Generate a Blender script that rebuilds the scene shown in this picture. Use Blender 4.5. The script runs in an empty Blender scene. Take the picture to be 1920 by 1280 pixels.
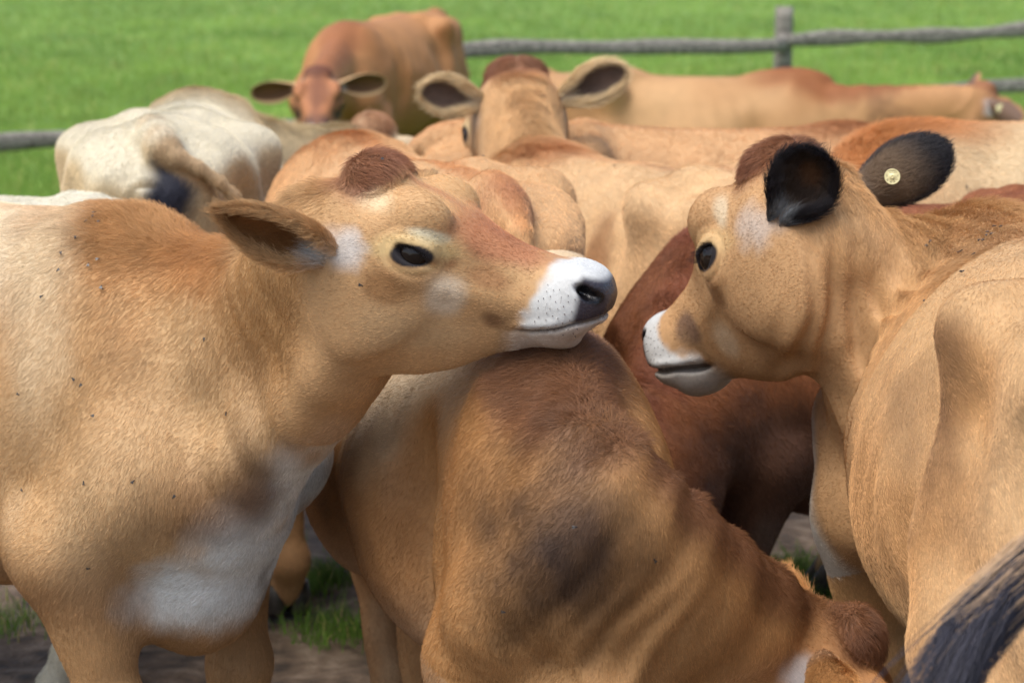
import bpy, math, os, random
import numpy as np
from mathutils import Vector, Matrix

SC = bpy.context.scene
COL = SC.collection
R = math.radians
rng = np.random.default_rng(7)

# ------------------------------------------------------------------ camera, sky, sun, exposure
FPX, PW, PH = 4520.0, 1920, 1280
PITCH = math.atan2(813.0, FPX)
CAM_H = 1.7
cam_d = bpy.data.cameras.new('camera'); cam = bpy.data.objects.new('camera', cam_d); COL.objects.link(cam)
cam_d.sensor_width = 36.0; cam_d.lens = FPX / PW * 36.0
cam_d.clip_start = 0.05; cam_d.clip_end = 3000
cam.location = (0, 0, CAM_H); cam.rotation_euler = (math.pi/2 - PITCH, 0, 0)
cam_d.dof.use_dof = True; cam_d.dof.focus_distance = 3.62; cam_d.dof.aperture_fstop = 5.8
SC.camera = cam

SUN_EL, SUN_AZ = 62.0, -136.0        # azimuth measured from +Y (away from the camera) towards +X
W = bpy.data.worlds.new('World'); SC.world = W; W.use_nodes = True
nt = W.node_tree; bg = nt.nodes['Background']
sky = nt.nodes.new('ShaderNodeTexSky'); sky.sky_type = 'NISHITA'; sky.sun_disc = False
sky.sun_elevation = R(SUN_EL); sky.sun_rotation = R(SUN_AZ); sky.dust_density = 4.0; sky.air_density = 1.0; sky.ozone_density = 0.6
nt.links.new(sky.outputs[0], bg.inputs[0]); bg.inputs[1].default_value = 0.15
sd = bpy.data.lights.new('sun', 'SUN'); sun = bpy.data.objects.new('sun', sd); COL.objects.link(sun)
sd.energy = 1.7; sd.angle = R(42); sd.color = (1.0, 0.97, 0.92)
_sv = Vector((math.cos(R(SUN_EL))*math.sin(R(SUN_AZ)), math.cos(R(SUN_EL))*math.cos(R(SUN_AZ)), math.sin(R(SUN_EL))))
sun.rotation_euler = _sv.to_track_quat('Z', 'Y').to_euler()
SC.view_settings.view_transform = 'Standard'; SC.view_settings.look = 'None'
SC.view_settings.gamma = 1.0; SC.view_settings.exposure = 0.70; SC.view_settings.use_curve_mapping = False
SC.render.engine = 'CYCLES'
SC.cycles.use_denoising = True
SC.cycles.max_bounces = 6; SC.cycles.diffuse_bounces = 4; SC.cycles.glossy_bounces = 2
SC.cycles.transmission_bounces = 2; SC.cycles.transparent_max_bounces = 8
SC.cycles.use_adaptive_sampling = True; SC.cycles.adaptive_threshold = 0.015
SC.cycles_curves.shape = 'RIBBONS'; SC.cycles_curves.subdivisions = 1

# ------------------------------------------------------------------ small helpers
_fw = np.array([0, math.cos(PITCH), -math.sin(PITCH)]); _up = np.array([0, math.sin(PITCH), math.cos(PITCH)])
def at(u, v, D):
    """world point seen at photo pixel (u, v) at ground distance D from the camera (used to survey positions)"""
    r = _fw + (u-960)/FPX*np.array([1., 0, 0]) + (640-v)/FPX*_up
    return np.array([0, 0, CAM_H]) + r*(D/r[1])
def project(P):
    q = P - np.array([0, 0, CAM_H]); z = q @ _fw
    return np.stack([960 + FPX*q[:, 0]/z, 640 - FPX*(q @ _up)/z, z], 1)
def A3(*v): return np.array(v, dtype=np.float64)
def nrm(v): v = np.asarray(v, float); return v/np.linalg.norm(v)
def sst(a, b, x):
    t = np.clip((x-a)/(b-a), 0, 1); return t*t*(3-2*t)
def s2l(*c):
    return np.array([(x/255/12.92 if x/255 <= .04045 else ((x/255+.055)/1.055)**2.4) for x in c])
def tag(o, label=None, cat=None, group=None, kind=None):
    for k, v in (('label', label), ('category', cat), ('group', group), ('kind', kind)):
        if v: o[k] = v
    return o
def link(name, data, parent=None):
    o = bpy.data.objects.new(name, data); COL.objects.link(o)
    if parent is not None: o.parent = parent
    return o
def empty(name, loc=(0, 0, 0), rz=0.0, s=1.0):
    o = bpy.data.objects.new(name, None); COL.objects.link(o); o.empty_display_size = .1
    o.location = loc; o.rotation_euler = (0, 0, rz); o.scale = (s, s, s); return o
def mesh_from(name, V, F, mat=None, smooth=True):
    me = bpy.data.meshes.new(name); V = np.asarray(V, np.float32)
    if isinstance(F, np.ndarray):
        me.vertices.add(len(V)); me.vertices.foreach_set('co', V.ravel())
        n, k = F.shape
        me.loops.add(n*k); me.loops.foreach_set('vertex_index', F.astype(np.int32).ravel())
        me.polygons.add(n); me.polygons.foreach_set('loop_start', np.arange(0, n*k, k, dtype=np.int32))
        me.update(calc_edges=True)
    else:
        me.from_pydata([tuple(map(float, v)) for v in V], [], F)
    if smooth: me.polygons.foreach_set('use_smooth', np.ones(len(me.polygons), bool))
    if mat: me.materials.append(mat)
    return me
NTAB = (np.random.default_rng(99).random(64*64*64)*2-1).astype(np.float32)
def vnoise(P, scale, seed=0):
    """3-D value noise in -1..1"""
    sh = (100.37 + seed*17.13) % 211.0
    q = np.asarray(P).astype(np.float32)*np.float32(scale) + np.float32(sh)
    i = np.floor(q); f = q - i; f = f*f*(3-2*f); i = i.astype(np.int32) & 63
    x, y, z = i[:, 0], i[:, 1], i[:, 2]; x1, y1, z1 = (x+1) & 63, (y+1) & 63, (z+1) & 63
    fx, fy, fz = f[:, 0], f[:, 1], f[:, 2]
    T = NTAB; a0, a1 = x*4096, x1*4096; b0, b1 = y*64, y1*64
    def L(a, b): 
        p = T[a+b+z]; return p + (T[a+b+z1]-p)*fz
    p = L(a0, b0); p = p + (L(a0, b1)-p)*fy
    r = L(a1, b0); r = r + (L(a1, b1)-r)*fy
    return p + (r-p)*fx
def fbm(P, scale, seed=0, oct=3):
    r = 0; a = 1.0; t = 0
    for k in range(oct):
        r = r + a*vnoise(P, scale*2**k, seed+k); t += a; a *= .5
    return r/t

# ------------------------------------------------------------------ materials
def new_mat(name):
    m = bpy.data.materials.new(name); m.use_nodes = True
    return m, m.node_tree, m.node_tree.nodes['Principled BSDF']
def mat_skin():
    m, t, b = new_mat('cow_hide')
    a = t.nodes.new('ShaderNodeAttribute'); a.attribute_name = 'col'
    w = t.nodes.new('ShaderNodeAttribute'); w.attribute_name = 'wet'
    n = t.nodes.new('ShaderNodeTexNoise'); n.inputs['Scale'].default_value = 160; n.inputs['Detail'].default_value = 3
    tc = t.nodes.new('ShaderNodeTexCoord'); t.links.new(tc.outputs['Object'], n.inputs['Vector'])
    mr = t.nodes.new('ShaderNodeMapRange'); mr.inputs[3].default_value = .72; mr.inputs[4].default_value = 1.16
    t.links.new(n.outputs[0], mr.inputs[0])
    mx = t.nodes.new('ShaderNodeMix'); mx.data_type = 'RGBA'; mx.blend_type = 'MULTIPLY'; mx.inputs[0].default_value = 1
    t.links.new(a.outputs['Color'], mx.inputs[6]); t.links.new(mr.outputs[0], mx.inputs[7])
    t.links.new(mx.outputs[2], b.inputs['Base Color'])
    rr = t.nodes.new('ShaderNodeMapRange'); rr.inputs[3].default_value = .7; rr.inputs[4].default_value = .22
    t.links.new(w.outputs['Fac'], rr.inputs[0]); t.links.new(rr.outputs[0], b.inputs['Roughness'])
    b.inputs['Specular IOR Level'].default_value = .35
    bp = t.nodes.new('ShaderNodeBump'); bp.inputs['Strength'].default_value = .15; bp.inputs['Distance'].default_value = .001
    vo = t.nodes.new('ShaderNodeTexVoronoi'); vo.inputs['Scale'].default_value = 300; t.links.new(tc.outputs['Object'], vo.inputs['Vector'])
    vm = t.nodes.new('ShaderNodeMath'); vm.operation = 'MULTIPLY'; t.links.new(vo.outputs['Distance'], vm.inputs[0]); t.links.new(w.outputs['Fac'], vm.inputs[1])
    b2 = t.nodes.new('ShaderNodeBump'); b2.inputs['Strength'].default_value = .5; b2.inputs['Distance'].default_value = .0012; b2.invert = True
    t.links.new(n.outputs[0], bp.inputs['Height']); t.links.new(bp.outputs[0], b2.inputs['Normal']); t.links.new(vm.outputs[0], b2.inputs['Height']); t.links.new(b2.outputs[0], b.inputs['Normal'])
    return m
def mat_hair():
    m, t, b = new_mat('cow_hair')
    a = t.nodes.new('ShaderNodeAttribute'); a.attribute_name = 'hcol'
    t.links.new(a.outputs['Color'], b.inputs['Base Color'])
    b.inputs['Roughness'].default_value = .5; b.inputs['Specular IOR Level'].default_value = .35
    return m
def mat_plain(name, col, rough=.6, spec=.4):
    m, t, b = new_mat(name); b.inputs['Base Color'].default_value = (*col, 1)
    b.inputs['Roughness'].default_value = rough; b.inputs['Specular IOR Level'].default_value = spec
    return m
def mat_noise(name, c1, c2, scale, rough=.8, bump=.3, stretch=(1, 1, 1), dist=.01, detail=6):
    m, t, b = new_mat(name)
    tc = t.nodes.new('ShaderNodeTexCoord'); mp = t.nodes.new('ShaderNodeMapping'); mp.inputs['Scale'].default_value = stretch
    n = t.nodes.new('ShaderNodeTexNoise'); n.inputs['Scale'].default_value = scale; n.inputs['Detail'].default_value = detail
    t.links.new(tc.outputs['Object'], mp.inputs[0]); t.links.new(mp.outputs[0], n.inputs['Vector'])
    r = t.nodes.new('ShaderNodeValToRGB'); r.color_ramp.elements[0].color = (*c1, 1); r.color_ramp.elements[1].color = (*c2, 1)
    r.color_ramp.elements[0].position = .3; r.color_ramp.elements[1].position = .7
    t.links.new(n.outputs[0], r.inputs[0]); t.links.new(r.outputs[0], b.inputs['Base Color'])
    b.inputs['Roughness'].default_value = rough
    bp = t.nodes.new('ShaderNodeBump'); bp.inputs['Strength'].default_value = bump; bp.inputs['Distance'].default_value = dist
    t.links.new(n.outputs[0], bp.inputs['Height']); t.links.new(bp.outputs[0], b.inputs['Normal'])
    return m
M_SKIN = mat_skin(); M_HAIR = mat_hair()
M_EYE = mat_plain('eye', (.009, .006, .005), .02, .32)
M_HOOF = mat_noise('hoof_horn', (.02, .016, .013), (.06, .05, .04), 60, .5, .2)
M_TAG = mat_noise('tag_plastic', (.60, .55, .27), (.68, .63, .36), 40, .45, .05)
M_INK = mat_plain('tag_print', (.03, .03, .025), .6)
M_WOOD = mat_noise('weathered_wood', (.07, .062, .05), (.34, .32, .28), 7, .85, .7, (1, 9, 9), .02)
M_FLY = mat_plain('fly_black', (.008, .007, .007), .4)
M_WING = mat_plain('fly_wing', (.06, .055, .05), .3)

# ------------------------------------------------------------------ signed distance modelling
class Field:
    def __init__(s): s.pr = []
    def add(s, fn, lo, hi, k=.04, op='u'): s.pr.append((fn, np.minimum(lo, hi), np.maximum(lo, hi), k, op))
    def ell(s, c, r, k=.04, rot=None, op='u'):
        c = np.asarray(c, float); r = np.asarray(r, float); Rm = None if rot is None else np.asarray(rot, float)   # columns = axes
        def fn(P):
            q = P - c
            if Rm is not None: q = q @ Rm
            k0 = np.sqrt(((q/r)**2).sum(1)); k1 = np.sqrt(((q/(r*r))**2).sum(1))
            return k0*(k0-1)/np.maximum(k1, 1e-6)
        e = r if Rm is None else np.sqrt(((Rm*r)**2).sum(1))
        s.add(fn, c-e, c+e, k, op)
    def cap(s, a, b, ra, rb, k=.04, op='u'):
        a = np.asarray(a, float); b = np.asarray(b, float); ba = b-a; L2 = ba@ba
        def fn(P):
            q = P-a; t = np.clip(q@ba/L2, 0, 1)
            d = q - t[:, None]*ba
            return np.sqrt((d*d).sum(1)) - (ra + (rb-ra)*t*t*(3-2*t))
        m = max(ra, rb); s.add(fn, np.minimum(a, b)-m, np.maximum(a, b)+m, k, op)
    def tube(s, C, LAT, rl, rv, k=.05, op='u'):
        """elliptic tube along points C with lateral axes LAT, lateral radii rl, vertical radii rv"""
        C = np.asarray(C, float); n = len(C)
        def fn(P):
            best = np.full(len(P), 9.); 
            for i in range(n-1):
                a, b = C[i], C[i+1]; ba = b-a; L = np.linalg.norm(ba); t = nrm(ba)
                q = P-a; ax = q@t; tt = np.clip(ax/L, 0, 1)
                l = nrm(LAT[i]+LAT[i+1]); l = nrm(l - (l@t)*t); v = np.cross(t, l)
                A_ = rl[i]+(rl[i+1]-rl[i])*tt; B_ = rv[i]+(rv[i+1]-rv[i])*tt
                dl = q@l; dv = q@v; da = ax - tt*L
                g = np.sqrt((dl/A_)**2 + (dv/B_)**2 + (da/np.minimum(A_, B_))**2) + 1e-6
                rr = np.sqrt(dl*dl+dv*dv+da*da)
                dd = np.where(rr < 1e-4, -np.minimum(A_, B_), rr*(1-1/g)); hh = np.maximum(.025-np.abs(best-dd), 0)*40; best = np.minimum(best, dd) - hh*hh*(.025*.25)
            return best
        m = max(max(rl), max(rv)); s.add(fn, C.min(0)-m, C.max(0)+m, k, op)
    def loft(s, tab, k=.05, nu=2.0, nl=2.0, fr=None, op='u', pear=0.0):
        """sections along x: x, top, bottom, half width, height of the widest point"""
        tab = np.asarray(tab, float); xs = np.linspace(tab[0, 0], tab[-1, 0], 240)
        def sm(col):
            y = np.interp(xs, tab[:, 0], tab[:, col])
            ker = np.hanning(19); ker /= ker.sum(); return np.convolve(np.pad(y, 9, mode='reflect', reflect_type='odd'), ker, 'valid')
        T, B, Wd, Zc = sm(1), sm(2), np.maximum(sm(3), .004), sm(4)
        o, Rm = (np.zeros(3), np.eye(3)) if fr is None else fr
        def fn(P):
            q = (P-o)@Rm; x = np.clip(q[:, 0], xs[0], xs[-1]); dx = q[:, 0]-x
            t = np.interp(x, xs, T); b = np.interp(x, xs, B); w = np.interp(x, xs, Wd); zc = np.interp(x, xs, Zc)
            dz = q[:, 2]-zc; hh = np.where(dz > 0, t-zc, zc-b); hh = np.maximum(hh, .004)
            n = np.where(dz > 0, nu, nl)
            u = np.abs(q[:, 1])/w; v = np.abs(dz)/hh
            g = (u**n + v**n)**(1/n) + 1e-6
            rr = np.sqrt(q[:, 1]**2+dz*dz)
            d = np.where(rr < 1e-3, -np.minimum(w, hh), rr*(1-1/g))
            return np.where(np.abs(dx) > 1e-9, np.sqrt(np.maximum(d, 0)**2+dx*dx) + np.minimum(d, 0)*0, d)
        W2 = Wd.max(); c = np.array([[x, y, z] for x in (xs[0], xs[-1]) for y in (-W2, W2) for z in (B.min(), T.max())])
        c = c@Rm.T + o; s.add(fn, c.min(0), c.max(0), k, op)
    def disp(s, fn, lo, hi): s.pr.append((fn, np.asarray(lo, float), np.asarray(hi, float), 0, 'd'))
    def comb(s, F, ix, d, k, op):
        f = F[ix]
        if op == 'u':
            h = np.maximum(k-np.abs(f-d), 0)*(1/k); F[ix] = np.minimum(f, d) - h*h*(k*.25)
        elif op == 's':
            h = np.maximum(k-np.abs(f+d), 0)*(1/k); F[ix] = np.maximum(f, -d) + h*h*(k*.25)
        else: F[ix] = f + d
    def ev(s, P):
        F = np.full(len(P), 1.0, np.float32); cx = [np.ascontiguousarray(P[:, i]) for i in range(3)]
        for fn, lo, hi, k, op in s.pr:
            m = .09 + k; ok = np.ones(len(P), bool)
            for i in range(3): ok &= (cx[i] > lo[i]-m) & (cx[i] < hi[i]+m)
            ix = np.nonzero(ok)[0]
            if len(ix): s.comb(F, ix, fn(P[ix]), k, op)
        return F
    def ev_blocks(s, P):
        """P (blocks, points, 3)"""
        nb, m_, _ = P.shape; F = np.full((nb, m_), 1.0, np.float32); bl = P.min(1); bh = P.max(1)
        for fn, lo, hi, k, op in s.pr:
            m = k + .006; ok = np.ones(nb, bool)
            for i in range(3): ok &= (bh[:, i] > lo[i]-m) & (bl[:, i] < hi[i]+m)
            ix = np.nonzero(ok)[0]
            if len(ix): s.comb(F, ix, fn(P[ix].reshape(-1, 3)).reshape(len(ix), m_), k, op)
        return F

def axis(lo, hi, h, flo, fhi, hf):
    """grid coordinates: spacing hf inside flo..fhi, h outside"""
    out = [lo]; x = lo
    while x < hi:
        d = max(flo-x, x-fhi, 0.0)
        x += min(h, hf + d*.12); out.append(x)
    return np.array(out)

def polygonise(fld, lo, hi, h, flo, fhi, hf):
    ax = [axis(lo[i], hi[i], h, flo[i], fhi[i], hf) for i in range(3)]
    B = 4
    for i in range(3):
        e = (-len(ax[i])) % B
        ax[i] = np.concatenate([ax[i], ax[i][-1] + h*np.arange(1, e+1)]) if e else ax[i]
    n = [len(a) for a in ax]; nb = [k//B for k in n]
    F = np.empty(n, np.float32)
    bc = [a.reshape(-1, B).mean(1) for a in ax]; bs = [np.diff(a, append=a[-1]+h).reshape(-1, B).sum(1) for a in ax]
    G = np.stack(np.meshgrid(*bc, indexing='ij'), -1).reshape(-1, 3)
    S = np.stack(np.meshgrid(*bs, indexing='ij'), -1).reshape(-1, 3)
    f = fld.ev(G); act = np.abs(f) < np.sqrt((S*S).sum(1))*.62 + .006
    F[:] = np.repeat(np.repeat(np.repeat(np.where(f < 0, -1, 1).reshape(nb), B, 0), B, 1), B, 2)
    bi = np.stack(np.unravel_index(np.nonzero(act)[0], nb), 1)*B
    off = np.stack(np.meshgrid(*[np.arange(B)]*3, indexing='ij'), -1).reshape(-1, 3)
    I = bi[:, None, :] + off[None]
    P = np.stack([ax[i][I[:, :, i]] for i in range(3)], 2).astype(np.float32)
    F[I[:, :, 0], I[:, :, 1], I[:, :, 2]] = fld.ev_blocks(P)
    # surface nets
    s = F < 0
    c = [s[dx:n[0]-1+dx, dy:n[1]-1+dy, dz:n[2]-1+dz] for dx in (0, 1) for dy in (0, 1) for dz in (0, 1)]
    al = c[0].copy(); an = c[0].copy()
    for q in c[1:]: al &= q; an |= q
    ci = np.stack(np.nonzero(an & ~al), 1)
    cv = np.stack([F[ci[:, 0]+dx, ci[:, 1]+dy, ci[:, 2]+dz] for dx in (0, 1) for dy in (0, 1) for dz in (0, 1)], 1)
    cor = np.array([(dx, dy, dz) for dx in (0, 1) for dy in (0, 1) for dz in (0, 1)], float)
    acc = np.zeros((len(ci), 3)); cnt = np.zeros(len(ci))
    for a in range(8):
        for b in range(a+1, 8):
            if np.abs(cor[a]-cor[b]).sum() != 1: continue
            m = (cv[:, a] < 0) != (cv[:, b] < 0)
            t = cv[m, a]/(cv[m, a]-cv[m, b])
            acc[m] += cor[a] + t[:, None]*(cor[b]-cor[a]); cnt[m] += 1
    pi = ci + acc/cnt[:, None]
    V = np.stack([np.interp(pi[:, i], np.arange(n[i]), ax[i]) for i in range(3)], 1)
    idx = np.full([k-1 for k in n], -1, np.int32); idx[ci[:, 0], ci[:, 1], ci[:, 2]] = np.arange(len(ci))
    Q = []
    for d in range(3):
        e1, e2 = (d+1) % 3, (d+2) % 3
        sl0 = [slice(1, -1)]*3; sl1 = [slice(1, -1)]*3; sl0[d] = slice(0, -1); sl1[d] = slice(1, None)
        s0, s1 = s[tuple(sl0)], s[tuple(sl1)]
        e = np.stack(np.nonzero(s0 != s1), 1); ins = s0[e[:, 0], e[:, 1], e[:, 2]]
        for k in range(3):
            if k != d: e[:, k] += 1
        q = []
        for o1, o2 in ((-1, -1), (0, -1), (0, 0), (-1, 0)):
            w = e.copy(); w[:, e1] += o1; w[:, e2] += o2; q.append(idx[w[:, 0], w[:, 1], w[:, 2]])
        q = np.stack(q, 1); q[~ins] = q[~ins][:, ::-1]; Q.append(q)
    Q = np.concatenate(Q)
    return V, Q

def drop_islands(V, Q):
    """keep the largest connected piece"""
    lab = np.arange(len(V))
    while True:
        m = lab[Q].min(1); new = lab.copy()
        for k in range(4): np.minimum.at(new, Q[:, k], m)
        new = new[new]
        if (new == lab).all(): break
        lab = new
    u, c = np.unique(lab, return_counts=True); keep = lab == u[c.argmax()]
    mp = np.cumsum(keep)-1
    return V[keep], mp[Q[keep[Q[:, 0]]]]

def vnormals(V, Q):
    a = V[Q[:, 2]]-V[Q[:, 0]]; b = V[Q[:, 3]]-V[Q[:, 1]] if Q.shape[1] == 4 else V[Q[:, 1]]-V[Q[:, 0]]
    fn = np.cross(a, b) if Q.shape[1] == 4 else np.cross(b, a)
    N = np.zeros_like(V)
    for k in range(Q.shape[1]): np.add.at(N, Q[:, k], fn)
    return N/np.maximum(np.linalg.norm(N, axis=1), 1e-12)[:, None]

# ------------------------------------------------------------------ hair curves
def hair_object(name, parent, P0, DIR, LEN, RAD, COLr, seg=3, curl=None, mat=None, tipf=.25):
    """P0 roots, DIR (n,seg,3) step directions (unit), LEN lengths"""
    n = len(P0); npt = seg+1
    pts = np.empty((n, npt, 3), np.float32); pts[:, 0] = P0
    for k in range(seg): pts[:, k+1] = pts[:, k] + DIR[:, k]*(LEN/seg)[:, None]
    hc = bpy.data.hair_curves.new(name)
    hc.add_curves([npt]*n)
    hc.attributes['position'].data.foreach_set('vector', pts.ravel())
    rad = (RAD[:, None]*np.linspace(1, tipf, npt)[None]).astype(np.float32)
    ra = hc.attributes.get('radius') or hc.attributes.new('radius', 'FLOAT', 'POINT'); ra.data.foreach_set('value', rad.ravel())
    ca = hc.attributes.new('hcol', 'FLOAT_COLOR', 'CURVE')
    c4 = np.ones((n, 4), np.float32); c4[:, :3] = COLr; ca.data.foreach_set('color', c4.ravel())
    hc.materials.append(mat or M_HAIR)
    o = link(name, hc, parent); o['kind'] = 'stuff'
    return o

# ------------------------------------------------------------------ the cow
def hoof_mesh():
    V = []; F = []
    for sy in (-1, 1):
        o = len(V)
        for (z, x0, x1, w) in ((.0, -.050, .078, .031), (.012, -.052, .076, .033), (.045, -.048, .052, .031), (.078, -.040, .030, .026)):
            for k in range(12):
                a = 2*math.pi*k/12; x = (x0+x1)/2 + (x1-x0)/2*math.cos(a)
                V.append((x, sy*.031 + w*math.sin(a)*(.9 if math.cos(a) > .6 else 1), z))
        for r in range(3):
            for k in range(12): F.append((o+r*12+k, o+r*12+(k+1) % 12, o+(r+1)*12+(k+1) % 12, o+(r+1)*12+k))
        F.append(tuple(o+11-k for k in range(12))); F.append(tuple(o+36+k for k in range(12)))
    return mesh_from('hoof', V, F, M_HOOF)
HOOF = hoof_mesh()
def eye_mesh():
    V = []; F = []; ns, nr = 20, 12
    for i in range(nr+1):
        a = math.pi*i/nr
        for k in range(ns):
            b = 2*math.pi*k/ns; V.append((math.sin(a)*math.cos(b), math.cos(a)*1.04, math.sin(a)*math.sin(b)))
    for i in range(nr):
        for k in range(ns): F.append((i*ns+k, i*ns+(k+1) % ns, (i+1)*ns+(k+1) % ns, (i+1)*ns+k))
    return mesh_from('eye', V, F, M_EYE)
EYE = eye_mesh()

EX, EZ = .110, -.040
TORSO = [(-1.345, 1.10, .96, .05, 1.04), (-1.30, 1.165, .84, .10, 1.02), (-1.17, 1.205, .70, .175, .97), (-.98, 1.215, .61, .215, .94), (-.80, 1.205, .555, .245, .88),
         (-.60, 1.195, .505, .295, .83), (-.40, 1.19, .50, .305, .82), (-.20, 1.192, .525, .275, .83), (0, 1.195, .55, .225, .85),
         (.12, 1.15, .575, .185, .85), (.22, 1.07, .62, .145, .83), (.30, .97, .69, .085, .81)]
HEAD = [(-.075, -.02, -.15, .045, -.07), (-.04, .020, -.18, .072, -.06), (.0, .036, -.225, .088, -.05), (.05, .041, -.252, .095, -.04), (.10, .039, -.258, .094, -.035),
        (.15, .027, -.242, .083, -.035), (.20, .012, -.213, .068, -.045), (.25, .004, -.170, .058, -.055), (.30, .004, -.142, .053, -.055),
        (.34, .009, -.120, .055, -.05), (.37, .002, -.096, .050, -.044), (.392, -.022, -.062, .028, -.04)]

def legs_standing(d):
    f = {}
    for s in (1, -1):
        fx, fy = d.get('fore%+d' % s, (0, 0)); hx, hy = d.get('hind%+d' % s, (0, 0))
        y = s*.15
        f['fore', s] = [A3(.03, s*.178, .645), A3(.07+fx*.5, y*1.03+fy*.5, .385), A3(.065+fx*.95, y+fy, .145), A3(.105+fx, y+fy, .065)]
        f['hind', s] = [A3(-.93, s*.18, .70), A3(-1.24+hx*.6, s*.165+hy*.6, .49), A3(-1.20+hx*.95, s*.16+hy, .145), A3(-1.155+hx, s*.16+hy, .065)]
    return f
def legs_lying(d):
    f = {}
    for s in (1, -1):
        f['fore', s] = [A3(.03, s*.19, .60), A3(.28, s*.20, .44), A3(.02, s*.24, .40), A3(-.05, s*.25, .39)]
        f['hind', s] = [A3(-.90, s*.24, .60), A3(-1.15, s*.32, .43), A3(-.82, s*.36, .40), A3(-.74, s*.36, .39)]
    return f

def ear_mesh(b, d, o, L, Wm, curl=1.0, bend=.12, point=0):
    """cupped leaf: b base, d towards the tip, o the way the hollow faces"""
    d = nrm(d); o = nrm(np.asarray(o, float) - (np.asarray(o, float)@d)*d); w = np.cross(d, o)
    ns, ntn = 30, 17; S = np.linspace(0, 1, ns)
    Wt = np.where(S > .5, Wm*np.sqrt(np.maximum(1-((S-.5)/.5)**2, 0)), .5*Wm + .5*Wm*sst(0, .5, S)); 
    if point: Wt = Wm*np.where(S < .36, .62+.38*sst(0, .36, S), np.maximum(1-(np.maximum(S-.36, 0)/.64)**1.7, 0)**.85)
    Wt[-1] = Wm*.06
    phi = np.interp(S, [0, .25, .6, 1], [2.5, 1.75, 1.25*curl, .9*curl])
    T = np.linspace(-1, 1, ntn)
    front = np.empty((ns, ntn, 3)); back = np.empty((ns, ntn, 3))
    for i, s in enumerate(S):
        Rr = Wt[i]/phi[i]; th = T*phi[i]
        cen = b + d*(L*s) + o*(bend*L*(s*s) - .2*Rr)
        nvec = -np.sin(th)[:, None]*w*np.sign(1) + np.cos(th)[:, None]*o      # towards the hollow
        p = cen + np.sin(th)[:, None]*w*Rr + (1-np.cos(th))[:, None]*o*Rr
        tk = .0045*(1-.5*np.abs(T))[:, None]*(1.6-s)
        front[i] = p + nvec*tk*.5; back[i] = p - nvec*tk
    V = np.concatenate([front.reshape(-1, 3), back.reshape(-1, 3)]); n = ns*ntn; Q = []
    ii, jj = np.meshgrid(np.arange(ns-1), np.arange(ntn-1), indexing='ij'); a = (ii*ntn+jj).ravel()
    Q.append(np.stack([a, a+1, a+ntn+1, a+ntn], 1)); Q.append(np.stack([a+n, a+n+ntn, a+n+ntn+1, a+n+1], 1))
    i = np.arange(ns-1)*ntn
    Q.append(np.stack([i, i+ntn, i+ntn+n, i+n], 1)); j = i+ntn-1; Q.append(np.stack([j, j+n, j+n+ntn, j+ntn], 1))
    e = (ns-1)*ntn + np.arange(ntn-1); Q.append(np.stack([e, e+1, e+1+n, e+n], 1))
    Q = np.concatenate(Q)
    N = vnormals(V, Q)
    if (N[:n]*(o[None])).sum() < 0: Q = Q[:, ::-1]
    ss = np.tile(np.repeat(S, ntn), 2); tt = np.tile(np.tile(T, ns), 2); inner = np.r_[np.ones(n), np.zeros(n)]
    return V, Q, ss, tt, inner

def smooth_spline(pts, n):
    """Catmull-Rom through pts"""
    pts = np.asarray(pts, float); m = len(pts); e = np.concatenate([[2*pts[0]-pts[1]], pts, [2*pts[-1]-pts[-2]]])
    out = []
    for u in np.linspace(0, m-1-1e-9, n):
        i = int(u); t = u-i; a, b, c, d = e[i:i+4]
        out.append(.5*((2*b)+(c-a)*t+(2*a-5*b+4*c-d)*t*t+(3*b-a-3*c+d)*t**3))
    return np.array(out)

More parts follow.
